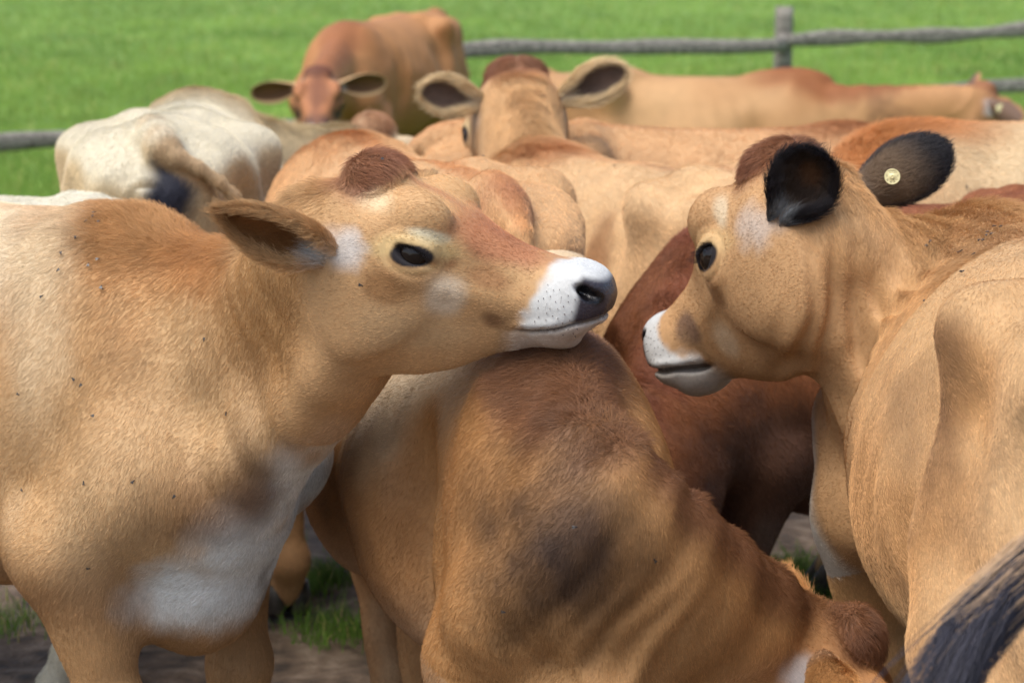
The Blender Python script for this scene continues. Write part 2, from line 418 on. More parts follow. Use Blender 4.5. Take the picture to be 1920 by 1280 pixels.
HAIR_MULT = 1.0
def make_cow(S):
    """S: settings of one animal. Everything below is in the animal's own metres: x forward, y to its left, z up, ground z = 0"""
    sc = S.get('scale', 1.0); rz = math.atan2(S['fwd'][1], S['fwd'][0]); cz, sz_ = math.cos(rz), math.sin(rz)
    Rw = np.array([[cz, -sz_, 0], [sz_, cz, 0], [0, 0, 1]]); pos = A3(S['pos'][0], S['pos'][1], S.get('sink', 0.0))
    def loc(p): return ((np.asarray(p, float)-pos)@Rw)/sc
    def ldir(v): return np.asarray(v, float)@Rw
    O = loc(S['head']); hx = nrm(ldir(S['face'])); hu = ldir(S.get('hup', (0, 0, 1))); hz = nrm(hu-(hu@hx)*hx); hy = np.cross(hz, hx)
    Rh = np.stack([hx, hy, hz], 1); hs = S.get('hs', 1.12)/sc*S.get('hscale', 1.0)
    def H(*c): return O + hs*(Rh@np.array(c, float))
    def toH(P): return ((P-O)@Rh)/hs
    f = Field()
    near = S.get('res', 1)
    # trunk
    fat = S.get('fat', 1.0); cw = S.get('cw', 1.0)
    def cwx(x): return 1 + (cw-1)*float(sst(-.35, -.05, x))
    frn = S.get('front', 1.0)
    tor = [(x*(frn if x > 0 else 1), t, b - (fat-1)*.25*(1 if -.9 < x < .0 else 0), w*(fat if cw == 1 else fat+(1-fat)*float(sst(-.35, -.05, x)))*cwx(x), z) for x, t, b, w, z in TORSO]
    f.loft(tor, nu=S.get('roof', 1.85), nl=2.15)
    bn = S.get('smooth', 0)*.035
    for s in (1, -1):
        f.cap((-.84, s*.08, 1.165), (-.855, s*.215, 1.135-bn), .045, .036, .07)              # hook bone
        f.cap((-.86, s*.20, 1.12), (-1.27, s*.085, 1.06), .03, .035, .08)                 # hook to pin
        f.cap((-.855, s*.205, 1.11), (-.84, s*.215, .80), .040, .060, .09)                # front edge of the thigh
        f.ell((-1.29, s*.08, 1.085), (.05, .04, .05), .05)                               # pin bone
        f.ell((-1.10, s*.135, .90), (.19, .10, .27), .10)                                 # thigh
        f.ell((-.90, s*.185, .74), (.13, .075, .19), .10)                                 # stifle
        zx = nrm(A3(-.40, -s*.22, .88)); xx_ = nrm(A3(.88, 0, .40)); yx = np.cross(zx, xx_)
        f.ell((.035, s*.140*cw, .955), (.10, .050, .20), .10, np.stack([xx_, yx, zx], 1))   # shoulder blade
        f.ell((.17, s*.150*cw, .80), (.085, .065, .10), .08)                                 # point of shoulder
        f.cap((.15, s*.155*cw, .77), (.02, s*.185*cw, .66), .095, .085, .07)                    # upper arm
        f.ell((-.05, s*.20*cw, .67), (.07, .05, .075), .05)                                  # elbow
        f.ell((-.70, s*(.335*fat)+s*S.get('smooth', 0)*.05, 1.055), (.13, .085, .13), .09, op='s')                 # flank hollow
        f.ell((-.17, s*(.30*fat*(.5+.5*cw)), .80), (.045, .06, .30), .08, op='s')                           # behind the shoulder
        f.ell((-1.215, s*.235, .99), (.11, .06, .10), .09, op='s')
    L = (legs_lying if S.get('lying') else legs_standing)(S.get('legs', {}))
    if cw != 1:
        for (w, s), p in L.items():
            if w == 'fore':
                for v_ in p: v_[1] *= cw
    for (w, s), p in L.items():
        if w == 'fore':
            f.cap(p[0], p[1], .092, .050, .06); f.ell(p[1]+A3(.008, 0, -.005), (.052, .047, .062), .03)
            f.cap(p[1], p[2], .042, .034, .03); f.ell(p[2], (.044, .04, .045), .03); f.cap(p[2], p[3], .037, .042, .02)
        else:
            f.cap(p[0], p[1], .125, .050, .07); f.ell(p[1]+A3(-.012, 0, .01), (.055, .042, .065), .03)
            f.cap(p[1], p[2], .042, .035, .03); f.ell(p[2], (.044, .04, .045), .03); f.cap(p[2], p[3], .037, .042, .02)
    f.ell((-.98, 0, .585), (.14, .10, .075), .06)                                          # udder
    bk = S.get('brisket', (.20, .605)); f.ell((bk[0], 0, bk[1]), (.115, .08, .125), .08)
    # neck
    nb = S.get('neckbase', (.00, 0, .925)); pe = H(*S.get('neckend', (-.015, 0, -.085)))
    mid = S.get('neckmid'); mid = loc(mid) if mid is not None else (A3(*nb)*.45 + pe*.55) + A3(.03, 0, S.get('neckrise', .0))
    C = smooth_spline([A3(*nb)-A3(.16, 0, -.02), A3(*nb), mid, pe], 15); u = np.linspace(0, 1, 15)
    LAT = [nrm((1-sst(*S.get('twist', (.35, 1)), t))*A3(0, 1, 0) + sst(*S.get('twist', (.35, 1)), t)*hy) for t in u]
    nw = S.get('neckw', 1.0)
    rl = np.interp(u, [0, .33, .66, 1], [.13, .140*nw, .092*nw, .080])*1.0
    rv = np.interp(u, [0, .33, .66, 1], [.20, .245*S.get('neckd0', 1.), .165*S.get('neckd', 1.), .112])
    f.tube(C, LAT, rl, rv, .07)
    # dewlap from throat to brisket
    D = S.get('dewlap', .055)
    th = H(.055, 0, -.195); b0 = A3(bk[0]+.03, 0, bk[1]+.02)
    dm = S.get('dewmid'); dm = loc(dm) if dm is not None else (th+b0)/2 + A3(-.04, 0, -.02)
    DC = smooth_spline([th, dm, b0], 9); du = np.linspace(0, 1, 9)
    f.tube(DC, [nrm((1-t)*hy+t*A3(0, 1, 0)) for t in du], np.interp(du, [0, .5, 1], [.04, .042, .06])*S.get('dewlat', 1.0), np.interp(du, [0, .5, 1], [D*.9, D*1.3, D*1.8]), .09)
    for e in S.get('extra', ()):                                                          # (centre, radii, k[, op]) own lumps and hollows
        f.ell(e[0], e[1], e[2], op=e[3] if len(e) > 3 else 'u')
    # head
    f.loft([(hs*x, hs*t, hs*(b if x > .3 else b*S.get('jaw', 1.0)), hs*w, hs*z) for x, t, b, w, z in HEAD], .035, nu=2.7, nl=1.45, fr=(O, Rh))
    def he(c, r, k=.02, op='u', rot=None):
        f.ell(H(*c), np.array(r)*hs, k, Rh if rot is None else Rh@rot, op)
    for s in (1, -1):
        he((.098, s*.070, .016), (.050, .028, .034), .022)          # brow
        he((EX-.004, s*.0885, EZ+.0175), (.031, .012, .0065), .010)   # upper lid
        he((EX, s*.082, EZ+.001), (.040, .020, .034), .018)        # eye bulge
        he((.050, s*.058, -.130), (.075, .026, .075), .06)         # masseter
        he((.325, s*.030, -.060), (.055, .034, .048), .025)        # upper lip
        he((.352, s*.026, -.016), (.034, .026, .024), .02)         # nostril wing
        a = R(-14)*1; ro = np.array([[math.cos(a), 0, -math.sin(a)], [0, 1, 0], [math.sin(a), 0, math.cos(a)]])
        he((EX, s*.110, EZ), (.0265, .022, .0112), .006, 's', ro)        # eye opening
        he((EX+.028, s*.102, EZ-.007), (.014, .012, .005), .005, 's', ro)
        he((.372, s*.041, -.022), (.020, .013, .010), .008, 's')   # nostril
        he((.362, s*.052, -.014), (.014, .008, .006), .008, 's')
    he((.374, 0, -.034), (.026, .040, .036), .02)                  # nose pad
    he((.328, 0, -.106), (.040, .034, .019), .02)                  # chin
    he((.002, 0, .036), (.042, .060, .028), .03)                     # poll
    mo = S.get('mouth', 0.0); er = S.get('eyeroll', 0)
    def creases(P):
        q = toH(P); x, y, z = q[:, 0], np.abs(q[:, 1]), q[:, 2]
        zm = np.interp(x, [.24, .285, .33, .362, .40], [-.124, -.112, -.090, -.070, -.050])
        m = sst(.262, .29, x)*(np.abs(x-.34) < .1)
        d = m*(.007+mo*.02)*np.exp(-((z-zm-.0015*np.sin(x*160))/(.0034+mo*.006))**2)
        def dent(c, sg, dp): return dp*np.exp(-(((x-c[0])/sg[0])**2 + ((y-c[1])/sg[1])**2 + ((z-c[2])/sg[2])**2))
        d += dent((.215, .075, -.030), (.055, .06, .028), .010) + dent((.245, .07, -.125), (.05, .06, .03), .007) + dent((.02, .10, .02), (.045, .05, .03), .008)
        d += -dent((.165, .08, -.080), (.07, .06, .016), .004)
        d += -m*.0035*np.exp(-((z-zm-.011)/.008)**2)*sst(.36, .33, x)
        # folds round the eye
        e = np.sqrt(((x-EX)/1.35)**2 + ((z-EZ)*1.0)**2); d += .0016*np.exp(-((e-.030)/.0035)**2)*(y > .05)
        d += .0010*np.exp(-((e-.040)/.004)**2)*(y > .05)*(z > EZ)
        # skin of muzzle
        return d*hs
    lo = H(0, 0, 0)-.55*hs; f.disp(creases, lo, lo+1.1*hs)
    sd_ = S.get('seed', 1)
    ribA = S.get('ribs', .004)
    def flesh(P):
        x, y, z = P[:, 0], np.abs(P[:, 1]), P[:, 2]
        m = sst(-.72, -.55, x)*sst(-.10, -.25, x)*sst(.66, .8, z)*sst(1.17, 1.05, z)*sst(.10, .2, y)
        d = m*ribA*np.sin((x + .22*(z-.9))*2*math.pi/.085)
        d += .007*vnoise(P, 6.0, sd_) + .003*vnoise(P, 14.0, sd_+5)
        # fold in front of the stifle, folds of loose skin behind the elbow
        d += -.012*np.exp(-(((x+.66+(.75-z)*.5)/.03)**2))*sst(.92, .75, z)*sst(.5, .6, z)*sst(.15, .22, y)
        return d*sst(-1.36, -1.30, x)
    f.disp(flesh, A3(-1.6, -.7, 0), A3(.5, .7, 1.4))
    for fo in S.get('folds', ()):                                                         # (point, direction across, wavelength, amplitude, radius)
        c0, dr, wl, am, ra = fo; c0 = loc(c0); dr = nrm(ldir(dr))
        def fold(P, c0=c0, dr=dr, wl=wl, am=am, ra=ra):
            q = P-c0; r2 = (q*q).sum(1)
            ph = q@dr + .02*vnoise(P, 9, sd_+3)
            return am*np.sin(ph*2*math.pi/wl)*np.exp(-r2/(ra*ra))*(.6+.4*vnoise(P, 7, sd_+9))
        f.disp(fold, c0-ra*2, c0+ra*2)
    # tail
    tl = S.get('tail') or [(-1.31, 0, 1.165), (-1.385, 0, 1.10), (-1.40, .005, .90), (-1.385, .01, .70), (-1.38, .01, .52)]
    if 'tailw' in S: tl = [(-1.31, 0, 1.165)] + [loc(p) for p in S['tailw']]
    TC = smooth_spline([A3(-1.18, 0, 1.195)] + [A3(*p) for p in tl], 13); tu = np.linspace(0, 1, 13)
    tr = np.interp(tu, [0, .15, .35, 1], [.036, .030, .021, .013])*np.where(tu > .2, S.get('tailr', 1.0), 1)
    for i in range(12): f.cap(TC[i], TC[i+1], tr[i], tr[i+1], .012 if i > 2 else .04)
    # mesh
    allc = [p for p in f.pr if p[4] == 'u']
    lo = np.min([p[1] for p in allc], 0)-.05; hi = np.max([p[2] for p in allc], 0)+.05
    hc = np.array([H(x, y, z) for x in (-.06, .41) for y in (-.11, .11) for z in (-.20, .06)])
    h, hf = {0: (.022, .012), 1: (.015, .007), 2: (.010, .0062), 3: (.0085, .0034)}[near]
    V, Q = polygonise(f, lo, hi, h/sc, hc.min(0), hc.max(0), hf/sc)
    V, Q = drop_islands(V, Q)
    nb_ = len(V)
    # ears
    region = np.zeros(nb_); es = np.zeros(nb_); et = np.zeros(nb_); ei = np.zeros(nb_); eside = np.zeros(nb_); edir = np.zeros((nb_, 3))
    Vs, Qs = [V], [Q]; nv = nb_; ear_info = {}
    for s, key in ((1, 'earL'), (-1, 'earR')):
        e = S.get(key, {}); dd = e.get('dir', (-.35, s*.95, .05)); oo = e.get('open', (.55, s*.25, -.55))
        if e.get('world'): dd = np.asarray(ldir(dd))@Rh; oo = np.asarray(ldir(oo))@Rh
        b = H(*e.get('base', (-.012, s*.066, -.035)))
        d_ = Rh@nrm(dd); o_ = Rh@nrm(oo)
        ev, eq, ss, tt, inn = ear_mesh(b, d_, o_, e.get('L', .215)*hs, e.get('W', .068)*hs, e.get('curl', 1.0), e.get('bend', .10), e.get('point', 0))
        Vs.append(ev); Qs.append(eq+nv); nv += len(ev)
        region = np.r_[region, np.ones(len(ev))]; es = np.r_[es, ss]; et = np.r_[et, tt]; ei = np.r_[ei, inn]; eside = np.r_[eside, np.full(len(ev), s)]
        edir = np.concatenate([edir, np.tile(d_, (len(ev), 1))]); ear_info[s] = (b, d_, nrm(o_-(o_@d_)*d_))
    V = np.concatenate(Vs); Q = np.concatenate(Qs); N = vnormals(V, Q)
    q = toH(V); ay = np.abs(q[:, 1]); isear = region > .5
    x, y, z = V[:, 0], V[:, 1], V[:, 2]
    # nearness to neck line, and how far up the neck
    best = np.full(len(V), 9.); un = np.zeros(len(V)); rel = np.zeros((len(V), 3)); bai = np.zeros(len(V), int)
    dors = np.array([nrm((1-sst(.4, 1, t))*A3(-.25, 0, 1)+sst(.4, 1, t)*hz) for t in u])
    for i in range(4, 14):
        a, b2 = C[i], C[i+1]; ba = b2-a; t = np.clip((V-a)@ba/(ba@ba), 0, 1); dd_ = np.linalg.norm(V-a-t[:, None]*ba, axis=1)
        m = dd_ < best; best[m] = dd_[m]; un[m] = ((i+t)/14)[m]; rel[m] = (V-a-t[:, None]*ba)[m]; bai[m] = i
    hm = sst(-.09, .01, q[:, 0])*(np.linalg.norm(q-A3(.15, 0, -.08), axis=1) < .40)*(ay < .16); hm[isear] = 1
    neckm = sst(.25, .45, un)*(best < .34)*(1-hm)
    wpos = (V*sc)@Rw.T + pos
    # -------- colours
    c_ = S['col']; base = c_['base']; P7 = V*1.0
    n1 = fbm(P7, 2.3, sd_, 3); n2 = fbm(P7, 7, sd_+11, 3)
    col = np.tile(base, (len(V), 1))
    def mix(c2, m): 
        nonlocal col
        col = col + (np.asarray(c2)-col)*np.clip(m, 0, 1)[:, None]
    up = np.clip(N[:, 2], 0, 1)
    mix(c_.get('pale', base*1.3), .55*sst(-.1, .7, n1)*(1-hm))
    mix(c_.get('deep', base*.72), .50*sst(.05, .8, -n1+.3*n2)*(1-hm))
    mix(c_.get('belly', base*1.15), .7*sst(.74, .54, z+.06*n1)*(1-hm)*(1-neckm))
    mix(c_.get('leg', base*.95), sst(.62, .5, z)*(1-hm)*.6)
    if 'back' in c_: mix(c_['back'], sst(.0, .6, up)*sst(.05, -.25, x)*(1-hm)*(1-neckm)*c_.get('back_a', .8))  # tint follows upward normals: highlight along the topline mixed into the coat colour
    # crest of neck and withers
    if 'crest' in c_:
        vup = (rel*dors[bai]).sum(1)/np.maximum(best, .02)
        nk = sst(.30, .42, un)*(best < .3)
        m = (nk*sst(.66, .96, vup+.10*n2) + (1-nk)*sst(-.35, -.05, x)*sst(1.06, 1.17, z+.02*n2)*(x < .2)*sst(.15, .05, np.abs(y)+.02*n2))*(1-hm)
        mix(c_['crest'], m*c_.get('crest_a', .85))
        mix(c_['crest'], sst(.045, .012, np.abs(y))*sst(.9, 1.0, z)*(1-neckm)*(1-hm)*sst(.2, .8, up)*c_.get('stripe', .35))
    mix(c_.get('perineum', base), sst(-1.27, -1.31, x)*(1-hm)*0)
    def paint(which):
        for (fr, ctr, rad, cc, a, *soft) in S.get('patches', ()):
            if (fr == 'H') != which: continue
            src = V if fr == 'B' else q if fr == 'H' else wpos
            if fr == 'H': src = np.stack([q[:, 0], ay, q[:, 2]], 1)
            dq = (src-np.asarray(ctr, float))
            e = np.sqrt(((dq/np.asarray(rad, float))**2).sum(1)) + .26*n2 + .20*fbm(P7, 4.5, sd_+15, 2) + .22*fbm(P7, 24, sd_+16, 2)
            mm = a*(sst(1.5, .15, e) if soft else sst(1.2, .42, e))
            if fr == 'H': mm = mm*(1-isear)*sst(-.25, -.1, q[:, 0])
            mix(cc, mm)
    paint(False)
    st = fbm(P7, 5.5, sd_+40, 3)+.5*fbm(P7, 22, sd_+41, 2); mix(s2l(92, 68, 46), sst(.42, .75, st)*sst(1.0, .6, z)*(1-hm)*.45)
    if 'tail' in c_:
        td = np.min([np.linalg.norm(V-p, axis=1) for p in smooth_spline(TC, 60)], 0); mix(c_['tail'], sst(.045, .03, td)*sst(-1.1, -1.25, x)*.85)
    # head
    hb = c_.get('head', base)
    mix(hb, hm*(~isear)*.75)
    mix(c_.get('face', hb*.8), hm*(~isear)*sst(.03, .0, ay+.01*n2)*sst(.3, .2, q[:, 0])*sst(-.06, -.01, q[:, 2])*.55)
    mix(c_.get('cheek', hb*1.15), hm*(~isear)*sst(.05, .02, np.hypot((q[:, 0]-.15)*.8, (q[:, 2]+.125))+.012*n2)*.45)
    paint(True)
    mz = c_.get('muzzle', s2l(214, 206, 194))
    edge = .298 + .010*n2 + .016*fbm(P7, 34, sd_+17, 2) + .22*np.clip(q[:, 2]+.06, -.06, .08)
    mix(mz, hm*(~isear)*sst(-.010, .008, q[:, 0]-edge)*.95)
    mix(c_.get('muzzle_dark', hb*.55), hm*(~isear)*np.exp(-(((q[:, 0]-edge+.018)/.012)**2))*sst(-.03, -.09, q[:, 2])*.55)
    nose = hm*(~isear)*sst(.0075, -.002, np.sqrt(((q[:, 0]-.394)*.72)**2+(np.maximum(ay-.040, 0))**2+(np.maximum(np.abs(q[:, 2]+.026)-.026, 0))**2)-.0285+.003*n2)*sst(.007, -.002, q[:, 2])*sst(-.004, .006, q[:, 2]-np.interp(q[:, 0], [.33, .362, .40], [-.090, -.070, -.050]))
    mix(s2l(62, 54, 58), nose)
    inm = hm*(~isear)*(np.abs(q[:, 2]-np.interp(q[:, 0], [.24, .285, .33, .362, .40], [-.124, -.112, -.090, -.070, -.050])) < (.003+.012*mo))*sst(.272, .29, q[:, 0]); mix(s2l(60, 45, 42), inm*.8)
    mix(c_.get('chin', s2l(196, 168, 142)), hm*(~isear)*sst(.002, -.006, q[:, 2]-np.interp(q[:, 0], [.24, .285, .33, .362, .40], [-.124, -.112, -.090, -.070, -.050]))*sst(.25, .29, q[:, 0])*.8)
    # eyes
    ca = math.cos(R(-14)); sa = math.sin(R(-14))
    ex = (q[:, 0]-EX-.002)*ca - (q[:, 2]-EZ)*sa; ez = (q[:, 0]-EX-.002)*sa + (q[:, 2]-EZ)*ca
    er_ = np.sqrt((ex/.033)**2 + (ez/.0175)**2)
    eyem = hm*(~isear)*(ay > .05)
    mix(c_.get('eyering', np.minimum(hb*1.55, .75)), eyem*sst(2.5, 1.4, er_)*sst(-.012, .004, ez+.006*n2)*.55)
    mix(c_.get('eyering', np.minimum(hb*1.35, .7)), eyem*np.exp(-((er_-1.40)/.25)**2)*.35)
    mix(s2l(34, 28, 30), eyem*sst(1.10, .90, er_+.06*n2))
    mix(s2l(20, 17, 18), hm*(~isear)*sst(1.3, .9, np.sqrt(((q[:, 0]-.370)/.024)**2+((ay-.041)/.016)**2+((q[:, 2]+.021)/.0125)**2)))
    # poll
    if 'poll' in c_: mix(c_['poll'], (hm+neckm*.6)*(~isear)*sst(.075, .035, np.hypot((q[:, 0]+.008)*1.1, np.maximum(ay-.045, 0)*1.5)+.018*n2+.016*fbm(P7, 30, sd_+19, 2))*sst(-.02, .02, q[:, 2])*.9)
    # ears
    if True:
        eo = c_.get('ear_out', base); ein = c_.get('ear_in', base*.35); erim = c_.get('ear_rim', np.minimum(base*1.3, .8)); etip = c_.get('ear_tip', eo)
        m = isear*1.0
        col[isear] = eo
        mix(etip, m*sst(.35, .85, es+.15*n2))
        mix(ein, m*ei*sst(1.02, .72, np.abs(et))*sst(.0, .3, es)*.95)
        mix(c_.get('ear_mid', ein*1.6), m*ei*sst(.5, .2, np.hypot((es-.6)*2.2, et))*.5)
        mix(erim, m*np.maximum(sst(.66, .92, np.abs(et)), sst(.93, .99, es))*c_.get('rim_a', .8))
        mix(c_.get('ear_base', s2l(225, 222, 215)), m*sst(.24, .05, es+.06*n2)*c_.get('base_a', .7)*(.12+.88*ei))
        mix(c_.get('ear_base', s2l(225, 222, 215)), (1-m)*hm*sst(.054, .010, np.linalg.norm(np.stack([q[:, 0]-.002, ay-.085, q[:, 2]+.066], 1)*A3(1, .8, 1.2), axis=1)+.020*fbm(P7, 34, sd_+8, 2))*c_.get('base_a', .7)*c_.get('cheekwhite', .8))
    col *= (1+.10*n2+.07*fbm(P7, 26, sd_+4, 2))[:, None]
    col = np.clip(col*A3(.93, 1.065, 1.22), .006, .85)
    # -------- coat
    wpos = (V*sc)@Rw.T + pos
    flow = np.tile(A3(-.72, 0, -.62), (len(V), 1))
    flow += neckm[:, None]*(A3(-.1, 0, -.7))
    lg = sst(.62, .5, z)*(1-hm); flow = flow*(1-lg[:, None]) + lg[:, None]*A3(-.1, 0, -1)
    flow = flow*(1-hm[:, None]) + hm[:, None]*(-hx + .35*np.sign(q[:, 1])[:, None]*hy*0 - .25*hz)
    pm_ = (sst(.085, .03, np.hypot(q[:, 0]+.012, np.maximum(ay-.03, 0)*1.4))*sst(-.01, .03, q[:, 2])*hm)[:, None]
    flow = flow*(1-pm_) + pm_*(hx*.9 + .35*np.sign(q[:, 1])[:, None]*hy)
    flow[isear] = edir[isear]*.8 + np.random.default_rng(3).normal(0, .15, (isear.sum(), 3))
    ln = .0120 + .003*n1
    ln += .010*sst(.6, .9, N[:, 2])*neckm + .006*sst(.9, 1.1, z)*sst(-.3, 0, x)*up*(1-hm)
    ln = np.where((hm > .5) & ~isear, .0065 + .013*sst(.075, .030, np.hypot(q[:, 0]+.008, np.maximum(ay-.045, 0)*1.4))*sst(-.0, .03, q[:, 2]), ln)
    ln = np.where((hm > .5) & ~isear & (q[:, 0] > .29), .0035, ln)
    ln = np.where(er_*eyem < 1.3, np.where(eyem > .5, .0012, ln), ln)
    ln = np.where(isear, np.where(ei > .5, .030*(1-.45*es), .012) + .008*(np.abs(et) > .8), ln)
    ln = np.where(nose > .3, 0, ln)*S.get('hairlen', 1.0)
    lift = np.where(isear, .55, .17) + .35*neckm*sst(.6, .9, N[:, 2]) + .25*(1-hm)*sst(-.3, 0, x)*sst(.7, .95, up)
    lift = np.where(isear & (ei > .5), .75, lift)
    lift = np.where((hm > .5) & ~isear, .24+.40*sst(.075, .035, np.hypot(q[:, 0]+.008, np.maximum(ay-.045, 0)*1.4))*sst(-.0, .03, q[:, 2]), lift)
    T3 = np.concatenate([Q[:, [0, 1, 2]], Q[:, [0, 2, 3]]])
    e1 = wpos[T3[:, 1]]-wpos[T3[:, 0]]; e2 = wpos[T3[:, 2]]-wpos[T3[:, 0]]; cr = np.cross(e1, e2); ar = np.linalg.norm(cr, axis=1)*.5
    ctr = wpos[T3].mean(1); pr = project(ctr); vw = A3(0, 0, CAM_H)-ctr; dist = np.linalg.norm(vw, axis=1)
    facing = np.einsum('ij,ij->i', cr, vw)/np.maximum(2*ar*dist, 1e-12)
    wgt = ar*sst(-.45, -.2, facing)*(pr[:, 2] > .5)*(pr[:, 0] > -260)*(pr[:, 0] < 2180)*(pr[:, 1] > -120)*(pr[:, 1] < 1420)
    lnT = ln[T3].mean(1); wgt = wgt*(lnT > .0005)*np.where(isear[T3[:, 0]], np.where(ei[T3[:, 0]] > .5, 4.5, 2.2), 1.0)*np.where(hm[T3[:, 0]] > .5, 1.35, 1.0)
    dens = S.get('hair', 150000)*HAIR_MULT
    dens = max(dens, 1)
    nh = int(min(wgt.sum()*dens, S.get('hair_max', 430000)))
    coat_args = None
    if nh > 100:
        g = np.random.default_rng(sd_+50)
        ti = np.searchsorted(np.cumsum(wgt)/wgt.sum(), g.random(nh)); ti = np.minimum(ti, len(T3)-1)
        a = np.sqrt(g.random(nh)); b = g.random(nh); bw = np.stack([1-a, a*(1-b), a*b], 1)
        tv = T3[ti]
        def ip(A): return (A[tv]*bw[:, :, None]).sum(1) if A.ndim == 2 else (A[tv]*bw).sum(1)
        hp = ip(V); hn = ip(N); hn /= np.linalg.norm(hn, axis=1)[:, None]+1e-9
        fl = ip(flow)
        sw = np.stack([vnoise(hp, 11, sd_+21+k) for k in range(3)], 1)*.30 + np.stack([vnoise(hp, 34, sd_+31+k) for k in range(3)], 1)*.10
        fl = fl/np.maximum(np.linalg.norm(fl, axis=1), 1e-6)[:, None] + sw + g.normal(0, .16, (nh, 3))
        fl -= (fl*hn).sum(1)[:, None]*hn; fl /= np.maximum(np.linalg.norm(fl, axis=1), 1e-6)[:, None]
        lf = np.clip(ip(lift) + g.normal(0, .10, nh), .08, 1.5)[:, None]
        d0 = fl*np.cos(lf)+hn*np.sin(lf); d1 = fl*np.cos(lf*.65)+hn*np.sin(lf*.65); d2 = fl*np.cos(lf*.2)+hn*np.sin(lf*.2)
        ll = ip(ln)*np.clip(g.normal(1, .25, nh), .4, 1.8)/sc*1.0
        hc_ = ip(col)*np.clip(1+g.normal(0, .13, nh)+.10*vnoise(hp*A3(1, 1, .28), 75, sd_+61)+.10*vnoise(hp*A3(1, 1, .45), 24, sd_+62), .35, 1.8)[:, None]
        wk = np.sqrt(S.get('hair_ref', 150000)/dens)
        rad = np.full(nh, .00036)*wk/sc*np.clip(g.normal(1, .2, nh), .5, 1.6)
        seg = 3 if near >= 2 else 2
        DIRS = np.stack([d0, d1, d2][:seg], 1)
        coat_args = (hp - hn*.0006, DIRS, ll, rad, np.clip(hc_, .004, .9), seg)
    yield None
    # -------- objects
    root = empty('cow', tuple(pos), rz, sc)
    tag(root, S['label'], 'cow', 'cows crowded together in the paddock')
    me = mesh_from('body', V, Q, M_SKIN)
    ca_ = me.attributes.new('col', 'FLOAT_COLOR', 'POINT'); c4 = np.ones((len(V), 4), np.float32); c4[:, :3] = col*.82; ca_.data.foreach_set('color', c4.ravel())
    wa = me.attributes.new('wet', 'FLOAT', 'POINT'); wa.data.foreach_set('value', nose.astype(np.float32))
    body = link('body', me, root)
    if not S.get('lying'):
        for (w, s), p in L.items():
            o = link('hoof', HOOF, root); o.location = (p[3][0]+.005, p[3][1], 0)
    for s in (1, -1):
        o = link('eye', EYE, root); o.location = H(EX, s*.0805, EZ-.0008); o.scale = (hs*.0265, hs*.0215, hs*.0235)
        o.rotation_euler = Matrix(Rh.tolist()).to_euler()
    if coat_args: hair_object('coat', root, *coat_args)
    if near >= 3:
        g = np.random.default_rng(sd_+90)
        ok = np.nonzero((hm > .9) & ~isear & (q[:, 0] > .305) & (q[:, 0] < .372) & (q[:, 2] < -.022) & (q[:, 2] > -.088) & (ay > .03) & (nose < .1) & (np.mod(np.round(q[:, 2]/.0095*2 + q[:, 0]/.011*1.3), 2) < 2))[0]
        pick = []
        for i in g.permutation(ok):
            if all(np.linalg.norm(V[i]-V[j]) > .0085*hs for j in pick): pick.append(i)
            if len(pick) > 130: break
        if pick:
            pk = np.array(pick); dn = N[pk]*.8 + np.tile(hx*.25 - hz*.5, (len(pk), 1)); dn /= np.linalg.norm(dn, axis=1)[:, None]
            hair_object('whiskers', root, V[pk]-N[pk]*.0005, np.stack([dn, dn], 1), np.full(len(pk), .0035)*(lw_ := np.where(g.random(len(pk)) < .07, 5, 1)), np.where(lw_ > 1, .0003, .00085), np.tile(s2l(60, 50, 46), (len(pk), 1)), 2)
        # lashes
        lv = []; ld = []
        for s in (1, -1):
            for u_ in np.linspace(-.85, .9, 70):
                p = np.array([EX+.026*u_, s*.097, EZ+.0105*math.sqrt(max(1-u_*u_, 0))+.001-.25*.026*u_*0]); lv.append(H(*p)); ld.append(Rh@nrm(A3(.25*u_+g.normal(0, .12), s*.9, .12+g.normal(0, .12))))
        hair_object('eyelashes', root, np.array(lv), np.stack([np.array(ld)]*2, 1), np.full(len(lv), .016*hs)*g.uniform(.7, 1.2, len(lv)), np.full(len(lv), .00042), np.tile(BLACK, (len(lv), 1)), 2)
    # tail switch
    sw_ = S.get('switch')
    if sw_:
        g = np.random.default_rng(sd_+70); n = sw_.get('n', 5000); sp = sw_.get('spread', 1.0); e = TC[-1]; ed = nrm(TC[-1]-TC[-3]); i0 = sw_.get('from', 8)
        k = g.random(n); pos0 = np.stack([np.interp(k*(12-i0)+i0, np.arange(13), TC[:, j]) for j in range(3)], 1)
        ang = g.random(n)*2*math.pi; s1 = nrm(np.cross(ed, A3(.3, .9, .2))); s2 = np.cross(ed, s1)
        rd = (np.cos(ang)[:, None]*s1 + np.sin(ang)[:, None]*s2)
        rt = np.interp(k*(12-i0)+i0, np.arange(13), tr)
        p0 = pos0 + rd*rt[:, None]
        ww = np.stack([vnoise(p0, 25, 5+k_) for k_ in range(3)], 1)*.30
        D0 = [ed + rd*a_ + ww*m_ + g.normal(0, .06, (n, 3)) for a_, m_ in ((.34*sp, .6), (.16*sp, 1), (.03*sp, 1.4), (-.08*sp, 1.7), (-.16*sp, 1.9))]
        D0 = np.stack([d/np.linalg.norm(d, axis=1)[:, None] for d in D0], 1)
        cc = sw_['col']*np.clip(g.normal(1, .3, n), .4, 2.2)[:, None]
        if 'root' in sw_: m_ = sst(.35, .0, k+g.normal(0, .08, n))[:, None]; cc = cc*(1-m_)+sw_['root']*m_
        hair_object('tail_switch', root, p0, D0, sw_.get('len', .22)*np.clip(g.normal(1, .2, n), .4, 1.5), np.full(n, sw_.get('rad', .0006)), cc, 5, tipf=.3)
